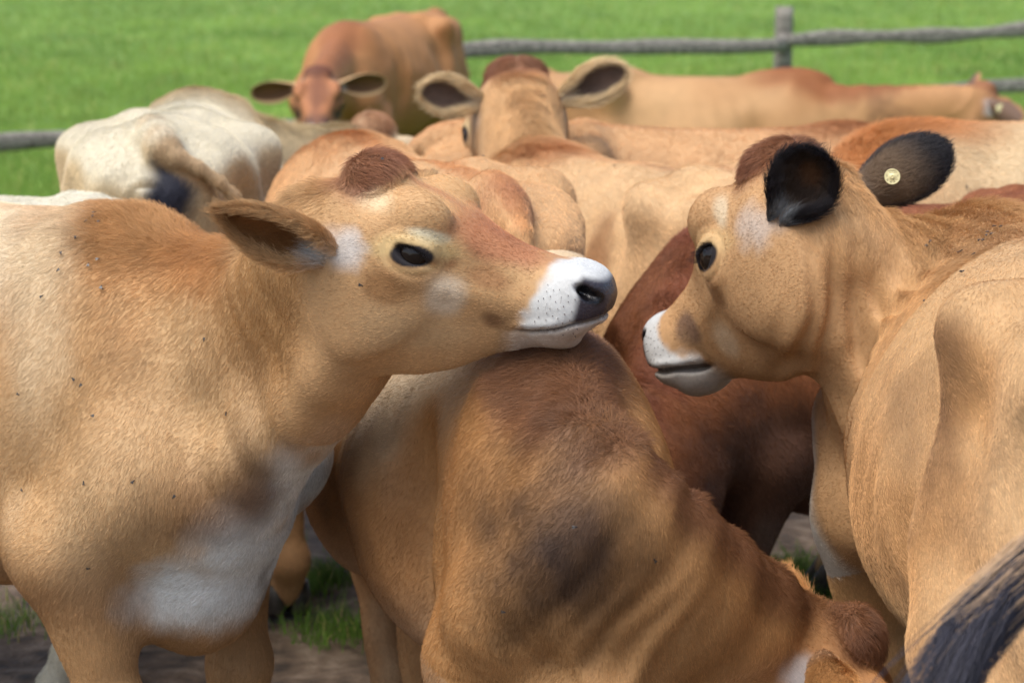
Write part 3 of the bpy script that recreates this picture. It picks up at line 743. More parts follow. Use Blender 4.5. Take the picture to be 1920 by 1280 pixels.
    # ear tag
    if 'tagged' in S:
        s, es_, out, rr = S['tagged']; b, d_, o_ = ear_info[s]
        root['tagpos'] = 0; del root['tagpos']
        t_ = link('ear_tag', TAGMESH[0], root); t_.scale = (rr/sc,)*3
        nn = nrm(S['tagface']@Rw) if 'tagface' in S else -o_
        xx = nrm(np.cross(A3(0, 0, 1), nn)); yy = np.cross(nn, xx)
        t_.rotation_euler = Matrix(np.stack([xx, yy, nn], 1).tolist()).to_euler(); t_.location = b + d_*es_ + nn*out
        p_ = link('tag_print', TAGMESH[1], t_); 
    yield dict(root=root, V=wpos, N=N@Rw.T, Q=Q, toH=toH, H=lambda *c: (H(*c)*sc)@Rw.T+pos)

# round ear tag: disc with a rim and a centre hole button, and its ring of printed numerals
def tag_meshes():
    V = []; F = []; ns = 40
    for (r, z) in ((0.0, .02), (.10, .02), (.10, .10), (.16, .12), (.22, .12), (.24, .05), (.90, .05), (.97, .08), (1.0, .05), (1.0, -.05), (0., -.05)):
        for k in range(ns): a = 2*math.pi*k/ns; V.append((r*math.cos(a), r*math.sin(a), z))
    for i in range(10):
        for k in range(ns): F.append((i*ns+k, i*ns+(k+1) % ns, (i+1)*ns+(k+1) % ns, (i+1)*ns+k))
    a = mesh_from('ear_tag', V, F, M_TAG)
    V = []; F = []
    def bar(x, y, w, h, ang):
        c, s = math.cos(ang), math.sin(ang); o = len(V)
        for u, v in ((-w, -h), (w, -h), (w, h), (-w, h)): V.append((x+u*c-v*s, y+u*s+v*c, .056))
        F.append((o, o+1, o+2, o+3))
    seg = {'0': 'abcdef', '1': 'bc', '5': 'afgcd', '6': 'afgedc', '8': 'abcdefg', '2': 'abged', '3': 'abgcd', '4': 'fgbc', '7': 'abc', '9': 'abcdfg'}
    def digit(ch, cx, cy, sz, ang):
        pl = {'a': (0, 1, .5, .14), 'd': (0, -1, .5, .14), 'g': (0, 0, .5, .14), 'b': (.5, .5, .14, .5), 'c': (.5, -.5, .14, .5), 'f': (-.5, .5, .14, .5), 'e': (-.5, -.5, .14, .5)}
        c, s = math.cos(ang), math.sin(ang)
        for q in seg[ch]:
            px, py, w, h = pl[q]; px *= sz; py *= sz; bar(cx+px*c-py*s, cy+px*s+py*c, w*sz, h*sz, ang)
    for txt, deg in (('01', 172), ('86', 216), ('88', 256), ('66', 292), ('15', 325), ('11', 8)):
        a0 = R(deg)
        for j, ch in enumerate(txt):
            ang = a0 + (j-.5)*.16; digit(ch, .70*math.cos(ang), .70*math.sin(ang), .085, ang+math.pi/2)
    for j, ch in enumerate('181'): digit(ch, .16+(j-1)*.13, -.36, .085, .1)
    g = random.Random(4)
    for y, n, x0 in ((.72, 13, -.5), (.50, 12, -.36)):
        for j in range(n): bar(x0+j*.078, y+.004*j, .022, g.choice((.04, .05, .05)), .04); 
    b = mesh_from('tag_print', V, F, M_INK, False)
    return a, b
TAGMESH = tag_meshes()

# ------------------------------------------------------------------ the animals
def gp(p): return (float(p[0]), float(p[1]))
TAN = s2l(194, 146, 94); CREAM = s2l(226, 204, 168); RED = s2l(140, 72, 40); ORANGE = s2l(182, 106, 46); DKB = s2l(78, 46, 28); WHITE = s2l(232, 224, 210); BLACK = s2l(34, 30, 32)
COWS = {}
COWS['A'] = dict(label='large tan cow at left resting its chin on the back of the cow in front', seed=1, res=3, pos=gp(at(250, 390, 4.02)), fwd=(math.cos(R(36)), -math.sin(R(36))),
    head=at(697, 364, 3.50), face=(.90, -.25, -.29), hup=(0, -.05, 1), hs=.97, brisket=(.105, .578), front=.88, dewlap=.048, dewlat=1.8, hairlen=.85, neckend=(-.025, 0, -.105), scale=1.0, neckd=.95, neckw=1.0, neckmid=at(530, 640, 3.76), ribs=.002,
    earR=dict(dir=(-.78, -.42, .40), open=(.10, -.85, -.55), world=1, base=(-.015, -.066, -.080), L=.205, W=.066, point=1), earL=dict(dir=(.35, .90, .22), open=(.6, .2, -.5), world=1, L=.17, W=.055),
    col=dict(base=TAN, pale=s2l(222, 186, 140), deep=s2l(172, 118, 66), belly=s2l(150, 104, 66), back=CREAM, crest=s2l(176, 116, 60), head=s2l(206, 156, 104), face=s2l(176, 108, 72), poll=s2l(140, 84, 56),
             ear_out=s2l(204, 148, 92), ear_in=s2l(150, 98, 54), ear_rim=s2l(226, 182, 128), rim_a=.4, ear_tip=s2l(168, 116, 66), base_a=.9, cheekwhite=.65, crest_a=.6),
    patches=[('H', (.20, .03, .005), (.13, .06, .032), s2l(176, 108, 70), .85), ('H', (.14, .07, -.165), (.11, .06, .06), s2l(206, 166, 118), .55), ('H', (.130, .09, -.006), (.036, .05, .012), s2l(236, 218, 182), .9),
             ('H', (.160, .08, -.034), (.022, .05, .020), s2l(128, 76, 40), .85), ('H', (.172, .08, -.086), (.034, .06, .042), s2l(230, 202, 168), .8), ('H', (.085, .09, -.100), (.045, .06, .030), s2l(148, 98, 52), .7),
             ('H', (.225, .06, -.045), (.04, .06, .018), s2l(160, 104, 62), .6), ('H', (.248, .06, -.108), (.024, .06, .018), s2l(112, 70, 40), .75), ('H', (.03, .06, .015), (.05, .05, .025), s2l(228, 196, 152), .7), ('W', at(370, 1140, 3.75), (.125, .4, .095), WHITE, 1.0), ('W', at(470, 1060, 3.75), (.105, .4, .13), WHITE, 1.0), ('W', at(560, 930, 3.75), (.07, .4, .14), WHITE, .95), ('W', at(640, 820, 3.7), (.05, .3, .08), s2l(224, 206, 182), .7), ('W', at(480, 870, 3.7), (.04, .2, .10), s2l(104, 68, 40), .85, 1), ('W', at(390, 950, 3.7), (.09, .2, .07), s2l(134, 92, 56), .7, 1), ('W', at(110, 560, 4.0), (.06, .3, .24), s2l(224, 194, 152), .6, 1), ('W', at(60, 850, 4.1), (.07, .3, .16), s2l(206, 166, 120), .6, 1), ('W', at(250, 600, 3.95), (.06, .3, .12), s2l(186, 134, 82), .5, 1), ('W', at(500, 740, 3.75), (.06, .3, .10), s2l(214, 172, 124), .6, 1), ('W', at(215, 470, 3.95), (.03, .3, .10), s2l(196, 140, 84), .5), ('W', at(400, 480, 3.9), (.10, .3, .07), s2l(172, 108, 52), .6), ('W', at(560, 600, 3.7), (.15, .4, .15), s2l(166, 112, 58), .6, 1), ('W', at(330, 760, 3.9), (.12, .4, .10), s2l(206, 162, 112), .4, 1)],  # coat markings, plus pale shoulder streaks that paint a highlight into the colour
    hair=230000)
COWS['B'] = dict(label='brown cow with lowered head in the centre, a tan muzzle resting on its withers', seed=2, res=3, pos=gp(at(1055, 580, 3.5)), fwd=nrm((.21, -.98)), scale=.912, fat=.98, cw=.74, roof=1.6, neckd0=.78, hairlen=.85, extra=[((.03, -.125, .86), (.10, .05, .25), .06), ((-.215, -.275, .84), (.05, .11, .28), .05, 's')], legs={'hind-1': (.12, .06), 'hind+1': (-.05, -.02)}, folds=[(at(1270, 860, 3.3), (.6, 0, -.8), .045, .002, .14), (at(1180, 1130, 3.2), (.8, 0, -.5), .05, .005, .12)], twist=(.15, .7), ribs=.001,
    head=at(1570, 1205, 3.52), face=(.42, -.10, -.90), hup=(.9, 0, .45), neckmid=at(1100, 1010, 3.25), hs=1.02, neckw=.9,
    earL=dict(dir=(-.22, .75, .30), open=(.5, -.2, .2), world=1, L=.13), earR=dict(dir=(-.1, -.8, -.2), open=(.5, -.2, -.3), world=1),
    col=dict(base=s2l(182, 126, 72), pale=s2l(204, 156, 104), deep=s2l(148, 94, 50), belly=s2l(196, 160, 126), back=s2l(220, 190, 150), crest=s2l(98, 54, 33), crest_a=.8, head=s2l(190, 130, 80), poll=s2l(96, 52, 30), ear_in=s2l(150, 110, 70)),
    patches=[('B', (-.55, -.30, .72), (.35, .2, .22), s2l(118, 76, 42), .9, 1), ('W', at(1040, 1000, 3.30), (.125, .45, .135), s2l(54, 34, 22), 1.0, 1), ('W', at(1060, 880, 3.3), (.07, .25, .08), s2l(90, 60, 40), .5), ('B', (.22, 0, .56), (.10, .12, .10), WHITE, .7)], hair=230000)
COWS['G'] = dict(label='tan cow at right with black ears and a round yellow ear tag, seen from behind', seed=3, res=3, pos=gp(at(1848, 385, 4.1)), fwd=nrm((-.045, 1)), scale=1.0,
    head=at(1490, 345, 4.10), face=(-.43, .67, -.67), hup=(.1, -.1, 1), hs=1.28, jaw=.89, hairlen=.85, fat=.98, mouth=.22, ribs=.0015, folds=[(at(1610, 660, 4.0), (1, .3, .1), .034, .0055, .17), (at(1690, 520, 4.0), (1, .3, .3), .045, .004, .16)],
    earL=dict(dir=(.40, -.45, .72), base=(-.016, .066, -.066), open=(-.3, -.9, .0), world=1, L=.125, W=.054, curl=.7), earR=dict(dir=(.85, .15, .42), open=(.1, .9, -.2), world=1, L=.160, W=.054),
    col=dict(base=s2l(196, 142, 88), pale=s2l(216, 176, 128), deep=s2l(160, 106, 58), belly=s2l(186, 146, 98), back=s2l(208, 166, 116), back_a=.5, crest=s2l(164, 96, 46), head=s2l(200, 150, 100), poll=s2l(120, 62, 36),
             ear_out=s2l(120, 92, 66), ear_in=s2l(62, 48, 40), ear_mid=s2l(130, 84, 48), ear_rim=BLACK, ear_tip=BLACK, rim_a=1.0, base_a=.45, cheekwhite=.8, chin=s2l(204, 186, 164)),
    patches=[('H', (.135, .09, -.085), (.02, .05, .02), s2l(140, 94, 54), .8), ('H', (.255, .06, -.065), (.024, .06, .026), s2l(112, 82, 66), .8), ('H', (.20, .07, -.12), (.035, .06, .03), s2l(224, 188, 146), .7), ('H', (.055, .09, -.005), (.015, .05, .03), s2l(228, 204, 166), .6), ('W', at(1785, 800, 3.0), (.050, .5, .19), s2l(104, 66, 38), .95, 1)], hair=220000,  # last patch is the dark of the flank hollow, shade painted on the coat
    tailw=[at(2190, 760, 2.66), at(2130, 880, 2.58), at(2010, 980, 2.52), at(1890, 1090, 2.48)], switch=dict(col=s2l(52, 52, 62), root=s2l(190, 160, 126), n=2600, len=.19, spread=.42, rad=.0006),
    tagged=(-1, .085, .034, .0135), tagface=A3(-.1, -1, .12))
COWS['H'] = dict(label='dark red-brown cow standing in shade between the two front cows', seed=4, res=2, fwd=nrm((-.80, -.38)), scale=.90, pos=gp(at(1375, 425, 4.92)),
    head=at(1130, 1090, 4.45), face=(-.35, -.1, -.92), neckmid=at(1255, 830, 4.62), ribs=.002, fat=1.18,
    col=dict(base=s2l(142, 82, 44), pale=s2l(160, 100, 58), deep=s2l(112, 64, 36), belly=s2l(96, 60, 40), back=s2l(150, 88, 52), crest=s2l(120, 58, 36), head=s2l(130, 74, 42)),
    patches=[('W', at(1430, 900, 4.7), (.25, .6, .24), s2l(80, 52, 36), .85), ('W', at(1440, 1010, 4.7), (.04, .4, .06), s2l(120, 96, 78), .6)], hair=120000)  # first patch paints the shade on the lower flank into the coat
COWS['F'] = dict(label='tan cow seen from behind with its head up and both ears spread', seed=5, res=2, pos=gp(at(1010, 262, 6.05)), fwd=nrm((-.437, .75)), scale=.93,
    head=at(972, 168, 6.45), face=(-.12, .80, -.58), hup=(0, 0, 1), hs=1.36, neckw=1.25,
    earL=dict(dir=(-.95, -.1, .20), open=(.1, -.95, -.1), world=1, L=.132, W=.052), earR=dict(dir=(.86, -.1, .42), open=(-.1, -.95, -.1), world=1, L=.155, W=.052),
    col=dict(base=s2l(202, 152, 100), pale=s2l(220, 180, 132), deep=s2l(172, 118, 70), belly=s2l(180, 134, 88), back=s2l(214, 170, 120), crest=s2l(176, 108, 62), head=s2l(206, 158, 112), poll=s2l(120, 62, 40),
             ear_out=s2l(210, 170, 124), ear_in=s2l(128, 102, 86), ear_rim=s2l(225, 190, 140), base_a=.2),
    patches=[('B', (-.66, .27, .98), (.06, .12, .22), s2l(150, 98, 56), .8)], hair=110000)  # patch darkens the left flank hollow: its shadow put into the coat colour
COWS['C'] = dict(label='tan cow directly behind the raised head, rump towards the camera', seed=6, res=2, fwd=nrm((-.34, 1.1)), scale=.985, pos=gp(at(655, 252, 5.65)),
    head=A3(-.85, 6.5, .70), face=(-.2, .5, -.8),
    col=dict(base=s2l(206, 152, 100), pale=s2l(226, 184, 132), deep=s2l(170, 112, 70), back=s2l(214, 164, 112), crest=s2l(190, 116, 58), stripe=.6, crest_a=.3),
    patches=[('B', (-1.32, 0, .97), (.06, .05, .10), s2l(60, 56, 64), .9), ('B', (-1.27, 0, 1.16), (.10, .06, .07), s2l(150, 90, 58), .8)], hair=110000)
COWS['D'] = dict(label='cream cow seen from behind at left with dark rump patch and brown tail', seed=7, res=2, fwd=nrm((-.04, 1)), scale=1.0, pos=gp(at(275, 240, 5.45) + 1.0*1.3*A3(*nrm((-.04, 1)), 0)),
    head=at(690, 258, 7.2), face=(.75, .45, -.48), hs=1.12, fat=1.02, neckmid=at(560, 348, 7.0), smooth=1, ribs=.001,
    col=dict(base=s2l(202, 170, 124), pale=s2l(220, 196, 156), deep=s2l(172, 136, 94), belly=s2l(172, 140, 102), back=s2l(220, 202, 170), tail=s2l(192, 152, 106), head=s2l(222, 190, 150), poll=s2l(170, 110, 70), ear_in=s2l(150, 100, 80)),
    patches=[('W', at(312, 352, 5.35), (.075, .3, .125), s2l(46, 45, 54), 1.0), ('B', (.35, 0, 1.0), (.3, .2, .3), s2l(190, 150, 108), .8)],
    tail=[(-1.335, -.05, 1.16), (-1.33, -.15, 1.10), (-1.275, -.225, 1.0), (-1.225, -.26, .85), (-1.225, -.265, .6)], tailr=.7, hair=100000)
COWS['E'] = dict(label='red-brown cow facing the camera in front of the fence, its head lowered', seed=8, res=1, pos=gp(at(645, 42, 12.4)), fwd=nrm((-.38, -.92)), scale=.94,
    head=at(597, 150, 11.55), face=(.03, -.84, -.52), hup=(0, -.4, .7), hs=1.18,
    earR=dict(dir=(-.95, -.1, -.10), open=(-.1, -.9, -.4), world=1), earL=dict(dir=(.95, -.1, .12), open=(.1, -.9, -.4), world=1),
    col=dict(base=s2l(184, 118, 66), pale=s2l(206, 146, 92), deep=s2l(150, 88, 46), back=s2l(190, 130, 78), crest=s2l(136, 74, 42), crest_a=.6, head=s2l(180, 112, 72), face=s2l(120, 66, 44), poll=s2l(104, 56, 36), ear_in=s2l(104, 66, 38), ear_rim=s2l(222, 176, 124), ear_out=s2l(214, 160, 104)), ribs=.002, patches=[('H', (.125, .085, -.035), (.075, .055, .055), s2l(46, 36, 34), 1.0), ('H', (.12, .0, .04), (.12, .05, .05), s2l(124, 72, 46), .7), ('H', (.02, .075, .0), (.05, .05, .05), s2l(226, 180, 130), .8), ('H', (.30, .03, -.02), (.08, .08, .05), s2l(70, 50, 44), .8)], hair=0)
COWS['K'] = dict(label='tan cow resting in the grass by the fence, a round tag in its ear', seed=9, res=1, pos=gp(at(1490, 130, 11.5)), fwd=nrm((1, -.06)), scale=1.0, sink=-.285, lying=True,
    head=at(1838, 178, 11.3), face=(.62, .45, -.60), hs=1.12,
    earR=dict(dir=(.45, -.75, -.3), open=(.6, .3, -.3), world=1), earL=dict(dir=(.3, .8, .4), open=(.6, -.2, -.3), world=1),
    extra=[((-.02, 0, 1.175), (.20, .07, .065), .05), ((-.85, 0, 1.19), (.14, .10, .05), .05)], col=dict(base=s2l(184, 128, 78), pale=s2l(204, 156, 104), deep=s2l(148, 94, 52), back=s2l(200, 152, 100), back_a=.4, crest=s2l(146, 84, 42), crest_a=1.0, head=s2l(170, 116, 74), poll=s2l(140, 84, 50), ear_out=s2l(110, 80, 60)),
    patches=[('B', (.42, 0, .95), (.2, .3, .3), s2l(104, 64, 36), .8)], ribs=.002, hair=0, tagged=(-1, .09, .02, .020), tagface=A3(.1, -1, .15))
COWS['I'] = dict(label='tan cow standing crosswise behind the raised ears, only its back showing', seed=10, res=1, pos=gp(at(1610, 242, 6.75)), fwd=nrm((1, .12)), scale=.92,
    head=A3(2.0, 7.3, .7), face=(.6, .2, -.75),
    col=dict(base=s2l(208, 158, 108), pale=s2l(226, 188, 142), deep=s2l(180, 122, 74), back=s2l(214, 160, 108), crest=s2l(170, 104, 60)), hair=60000)
COWS['J'] = dict(label='pale tan cow at the right edge behind the tagged ear', seed=11, res=1, pos=gp(at(1690, 234, 5.75)), fwd=nrm((-1, -.12)), scale=1.0,
    head=at(1470, 470, 5.5), face=(-.5, -.1, -.85),
    col=dict(base=s2l(206, 164, 116), pale=s2l(222, 190, 148), deep=s2l(182, 136, 88), back=s2l(216, 182, 136), crest=s2l(190, 112, 50)), hair=80000)
COWS['L'] = dict(label='cream cow mostly hidden behind the large tan cow at left', seed=12, res=1, fwd=nrm((-1, .15)), scale=.90, pos=gp(at(150, 362, 5.1) + .90*1.2*A3(*nrm((-1, .15)), 0)),
    head=A3(-2.8, 5.6, .8), face=(-.6, .1, -.75),
    col=dict(base=s2l(224, 204, 174), pale=s2l(236, 222, 198), deep=s2l(204, 178, 144), back=s2l(206, 190, 160), leg=s2l(206, 190, 160)), hair=40000)
from concurrent.futures import ThreadPoolExecutor
BUILT = {}
GEN = {k_: make_cow(S_) for k_, S_ in COWS.items()}
with ThreadPoolExecutor(4) as ex: list(ex.map(next, GEN.values()))
for k_, g_ in GEN.items(): BUILT[k_] = next(g_)

# ------------------------------------------------------------------ ground
def mat_ground():
    m, t, b = new_mat('paddock_ground')
    g = t.nodes.new('ShaderNodeNewGeometry'); sp = t.nodes.new('ShaderNodeSeparateXYZ'); t.links.new(g.outputs['Position'], sp.inputs[0])
    def noise(sc, det=5):
        n = t.nodes.new('ShaderNodeTexNoise'); n.inputs['Scale'].default_value = sc; n.inputs['Detail'].default_value = det; t.links.new(g.outputs['Position'], n.inputs['Vector']); return n
    def ramp(src, *st):
        r = t.nodes.new('ShaderNodeValToRGB'); e = r.color_ramp.elements
        while len(e) < len(st): e.new(.5)
        for x, (p, c) in zip(e, st): x.position = p; x.color = (*c, 1)
        t.links.new(src, r.inputs[0]); return r
    mud = ramp(noise(14, 9).outputs[0], (.3, (.038, .026, .017)), (.52, (.125, .086, .056)), (.72, (.23, .175, .125)))
    gr = ramp(noise(1.1, 8).outputs[0], (.3, (.07, .14, .016)), (.55, (.14, .25, .035)), (.75, (.21, .31, .06)))
    n3 = noise(.8, 4); ad = t.nodes.new('ShaderNodeMath'); ad.operation = 'MULTIPLY_ADD'; ad.inputs[1].default_value = 2.4
    t.links.new(n3.outputs[0], ad.inputs[0]); t.links.new(sp.outputs['Y'], ad.inputs[2])
    mr = t.nodes.new('ShaderNodeMapRange'); mr.inputs[1].default_value = 9.2; mr.inputs[2].default_value = 10.4
    t.links.new(ad.outputs[0], mr.inputs[0])
    mx = t.nodes.new('ShaderNodeMix'); mx.data_type = 'RGBA'; t.links.new(mr.outputs[0], mx.inputs[0]); t.links.new(mud.outputs[0], mx.inputs[6]); t.links.new(gr.outputs[0], mx.inputs[7])
    t.links.new(mx.outputs[2], b.inputs['Base Color']); b.inputs['Roughness'].default_value = .85
    bp = t.nodes.new('ShaderNodeBump'); bp.inputs['Strength'].default_value = .6; bp.inputs['Distance'].default_value = .03
    t.links.new(noise(30, 8).outputs[0], bp.inputs['Height']); t.links.new(bp.outputs[0], b.inputs['Normal'])
    return m
def build_ground():
    xs = np.unique(np.r_[-900, -300, -100, -40, -20, -10, np.linspace(-5, 5, 170), 10, 20, 40, 100, 300, 900])
    ys = np.unique(np.r_[-300, -100, -20, 0, np.linspace(1.5, 10, 150), np.linspace(10, 20, 30), 30, 45, 70, 120, 300, 900, 2500])
    X, Y = np.meshgrid(xs, ys, indexing='ij'); P = np.stack([X.ravel(), Y.ravel(), np.zeros(X.size)], 1)
    w = sst(11, 8, P[:, 1])*sst(5, 4, np.abs(P[:, 0]))*sst(1.5, 3, P[:, 1])
    P[:, 2] = w*(.030*fbm(P, 3.1, 3, 2) + .022*np.abs(fbm(P, 9, 8, 2)) - .02)
    n, m = X.shape; i, j = np.meshgrid(np.arange(n-1), np.arange(m-1), indexing='ij'); a = (i*m+j).ravel()
    Q = np.stack([a, a+m, a+m+1, a+1], 1)
    o = link('ground', mesh_from('ground', P, Q, mat_ground())); o['kind'] = 'structure'
    return o
build_ground()

# grass: blades as fine curves
def mat_grass():
    m, t, b = new_mat('grass_blade')
    a = t.nodes.new('ShaderNodeAttribute'); a.attribute_name = 'hcol'
    t.links.new(a.outputs['Color'], b.inputs['Base Color']); b.inputs['Roughness'].default_value = .6; b.inputs['Specular IOR Level'].default_value = .25
    return m
M_GRASS = mat_grass()
def grass(name, P, hgt, rad, label):
    n = len(P); g = np.random.default_rng(len(name))
    lean = g.normal(0, .35, (n, 2)); d0 = np.c_[lean*.5, np.ones(n)]; d1 = np.c_[lean*1.6, np.ones(n)*.8]
    D_ = np.stack([d/np.linalg.norm(d, axis=1)[:, None] for d in (d0, d1)], 1)
    k = .5+.5*fbm(P*A3(1, .5, 1), .55, 5, 3); k2 = .5+.5*vnoise(P, 3.0, 9)
    c = np.outer(1-k, s2l(66, 104, 30)) + np.outer(k, s2l(136, 166, 72)); k3 = .5+.5*fbm(P*A3(1, .6, 1), 1.9, 15, 3); c = c*(.38+.5*k2+.72*k3)[:, None]*np.clip(g.normal(1, .2, n), .5, 1.6)[:, None]
    dry = g.random(n) < .04; c[dry] = s2l(190, 176, 110)
    o = hair_object(name, None, P, D_, hgt*np.clip(g.normal(1, .3, n), .3, 1.8), rad, c, 2, mat=M_GRASS, tipf=.15)
    tag(o, label, 'grass', kind='stuff'); return o
def field_pts(n, y0, y1, seed):
    g = np.random.default_rng(seed); u = g.random(n); y = 1/(1/y0 + u*(1/y1-1/y0)); x = (g.random(n)*2-1)*(y*.245+.5)
    return np.c_[x, y, np.zeros(n)]
Pf = field_pts(230000, 10.5, 47, 3)
grass('field_grass', Pf, .055+.03*(.5+.5*vnoise(Pf, .7, 2)), .0011*Pf[:, 1]/10, 'short bright green pasture grass around the fence')
def clumps():
    g = np.random.default_rng(12); out = []
    for (u, v, n, r) in ((590, 1110, 260, .10), (575, 1130, 60, .08), (775, 1220, 420, .14), (700, 1190, 80, .12), (870, 1255, 400, .13), (640, 1095, 80, .10), (1484, 1112, 1500, .16), (1500, 1140, 700, .14), (620, 1210, 300, .12), (30, 1190, 200, .15), (860, 1120, 600, .2)):
        D_ = CAM_H*FPX/(v+173.); c = at(u, v, D_); q = g.normal(0, r*.42, (n, 2)); out.append(np.c_[c[0]+q[:, 0], c[1]+q[:, 1]*1.3, np.full(n, -.01)])
    s = np.c_[g.uniform(-2, 2, 1500), g.uniform(5, 10, 1500), np.full(1500, -.01)]; out.append(s[fbm(s, 1.3, 4, 2) > .1])
    return np.concatenate(out)
Pc = clumps(); grass('grass_tufts', Pc, np.full(len(Pc), .05), np.full(len(Pc), .0014), 'green grass tufts growing in the trodden mud between the legs')

# ------------------------------------------------------------------ fence
def wood_bar(a, b, w, h, seed, up=A3(0, 0, 1), n=26, wob=.02):
    a = A3(*a); b = A3(*b); t = nrm(b-a); l = nrm(np.cross(up, t)) if abs(t@up) < .95 else A3(1, 0, 0); v = np.cross(t, l); g = np.random.default_rng(seed)
    V = []; k = 14; L = np.linalg.norm(b-a)
    for i in range(n):
        s = i/(n-1); c = a+(b-a)*s; c = c + v*wob*vnoise(np.array([[s*L*1.1, seed, 0]]), 1.0, seed)[0] + l*wob*vnoise(np.array([[s*L*1.1, seed, 7.]]), 1.0, seed+1)[0]
        ww = w*(1+.10*vnoise(np.array([[s*L*2, seed, 3.]]), 1, seed+2)[0]); hh = h*(1+.26*vnoise(np.array([[s*L*2.6, seed, 5.]]), 1, seed+3)[0])
        for j in range(k):
            th = 2*math.pi*j/k; cs, sn = math.cos(th), math.sin(th); r = 1/(abs(cs)**3+abs(sn)**3)**(1/3)
            r *= 1+.07*vnoise(np.array([[s*L*.7, j*1.7, seed*1.3]]), 1.0, seed+4)[0]
            V.append(c + l*(ww/2*r*cs) + v*(hh/2*r*sn))
    F = []
    for i in range(n-1):
        for j in range(k): F.append((i*k+j, i*k+(j+1) % k, (i+1)*k+(j+1) % k, (i+1)*k+j))
    F.append(tuple(range(k-1, -1, -1))); F.append(tuple((n-1)*k+j for j in range(k)))
    return V, F
def fence():
    posts = [at(-520, 240, 11.9), at(300, 235, 13.0), at(815, 210, 14.2), at(1465, 180, 15.4), at(2080, 160, 16.6)]
    root = empty('fence', (posts[2][0], posts[2][1], 0)); tag(root, 'weathered grey split-rail fence crossing behind the cows', 'fence')
    base = A3(posts[2][0], posts[2][1], 0); ang = math.atan2(posts[3][1]-posts[2][1], posts[3][0]-posts[2][0])
    def part(nm, vf, o):
        V, F = vf; me = mesh_from(nm, np.array(V)-base, F, M_WOOD); ob = link(nm, me, root); return ob
    for i, p in enumerate(posts):
        V, F = wood_bar((p[0], p[1], -.05), (p[0]+.01, p[1], .60 if i == 1 else 1.08), .125, .12, 30+i, up=A3(0, 1, 0), n=16, wob=.008); part('post', (V, F), p)
    R_ = [((-520, 262, 11.85), (272, 252, 12.95)), ((268, 258, 13.0), (818, 244, 14.1)), ((812, 243, 14.2), (1466, 196, 15.4)), ((1464, 190, 15.4), (2084, 157, 16.5)),
          ((790, 104, 14.05), (1470, 77, 15.30)), ((1460, 76, 15.30), (2084, 56, 16.5))]
    for i, (a, b) in enumerate(R_): part('rail', wood_bar(at(*a), at(*b), .06, .088, 50+i, wob=.05), None)
fence()

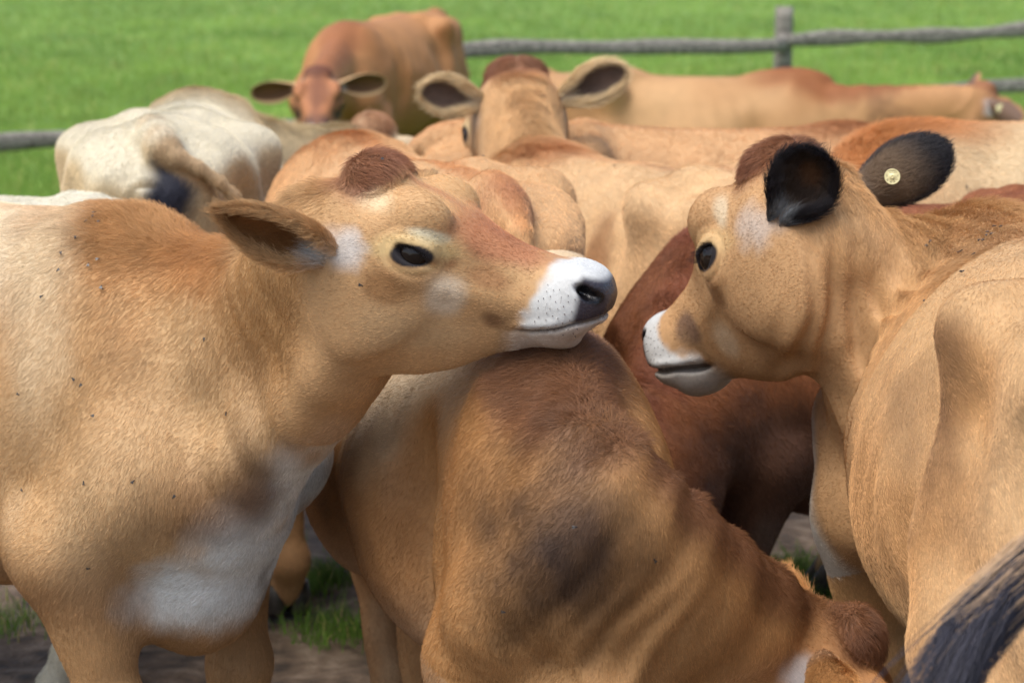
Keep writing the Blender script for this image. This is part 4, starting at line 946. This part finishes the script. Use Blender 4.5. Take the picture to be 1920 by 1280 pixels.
# ------------------------------------------------------------------ flies sitting on the coats
def fly_meshes():
    def ball(c, r, n=8, m=5):
        V = []; F = []
        for i in range(m+1):
            a = math.pi*i/m
            for k in range(n): b = 2*math.pi*k/n; V.append((c[0]+r[0]*math.cos(a), c[1]+r[1]*math.sin(a)*math.cos(b), c[2]+r[2]*math.sin(a)*math.sin(b)))
        for i in range(m):
            for k in range(n): F.append((i*n+k, i*n+(k+1) % n, (i+1)*n+(k+1) % n, (i+1)*n+k))
        return V, F
    V = []; F = []
    for c, r in (((0, 0, .9), (1.1, .75, .7)), ((-1.6, 0, .8), (1.5, .8, .65)), ((1.35, 0, .85), (.55, .65, .55))):
        v, f = ball(c, r); o = len(V); V += v; F += [tuple(i+o for i in q) for q in f]
    for s in (-1, 1):
        for x in (-.6, .1, .7):
            o = len(V); V += [(x, s*.5, .7), (x+.15, s*.5, .7), (x*1.6+.1, s*1.7, -.1), (x*1.6, s*1.7, -.1)]; F.append((o, o+1, o+2, o+3))
    W_ = []; G_ = []
    for s in (-1, 1):
        o = len(W_); W_ += [(.3, s*.2, 1.5), (-1.2, s*1.5, 1.45), (-3.0, s*1.6, 1.2), (-3.3, s*.9, 1.2), (-1.5, s*.15, 1.5)]; G_.append((o, o+1, o+2, o+3, o+4))
    return mesh_from('fly', V, F, M_FLY), mesh_from('wing', W_, G_, M_WING, False)
def flies():
    fb, fwg = fly_meshes(); g = np.random.default_rng(21)
    spots = {'A': [(40, 738), (193, 541), (194, 545), (140, 710), (155, 722), (178, 782), (325, 935), (430, 772), (387, 636), (163, 904), (180, 402), (176, 412), (186, 420), (160, 422), (120, 480), (80, 558), (187, 490), (165, 500), (252, 897), (170, 1060), (44, 920), (112, 512), (142, 452), (680, 532), (715, 305)],
             'G': [(1848, 430), (1865, 424), (1875, 424), (1852, 448), (1845, 455), (1838, 458), (1860, 447), (1800, 478), (1804, 474), (1822, 469), (1800, 508), (1806, 512), (1745, 460), (1730, 560), (1742, 466)],
             'B': [(1085, 990), (1225, 1050), (950, 1143), (640, 1075)], 'F': [(1325, 238), (990, 312), (1150, 300), (1085, 320)], 'J': [(1810, 350), (1860, 357)], 'C': [(905, 293)]}
    for k, pts in spots.items():
        if k not in BUILT: continue
        Bd = BUILT[k]; pr = project(Bd['V']); vw = A3(0, 0, CAM_H)-Bd['V']; fc = (Bd['N']*vw).sum(1) > 0
        for (u, v) in pts:
            d = np.hypot(pr[:, 0]-u, pr[:, 1]-v); cand = np.nonzero(fc & (d < 16))[0]
            if not len(cand): continue
            i = cand[np.argmin(pr[cand, 2] + d[cand]*.004)]
            n = Bd['N'][i]; t = nrm(np.cross(n, g.normal(0, 1, 3))); b = np.cross(n, t); p = Bd['V'][i]+n*.006
            o = link('fly', fb); o.matrix_world = Matrix(np.r_[np.c_[np.stack([t, b, n], 1)*.0015, p[:, None]], [[0, 0, 0, 1]]].tolist())
            w = link('wing', fwg, o)
            tag(o, {'A': 'tiny black fly sitting on the large tan cow at left', 'G': 'tiny black fly sitting on the back of the tagged cow at right', 'B': 'tiny black fly sitting on the brown cow with lowered head', 'F': 'tiny black fly sitting on the cow with spread ears',
                    'J': 'tiny black fly on the pale cow at the right edge', 'C': 'tiny black fly on the rump of the cow behind the raised head'}[k], 'fly', 'flies on the cows')
flies()
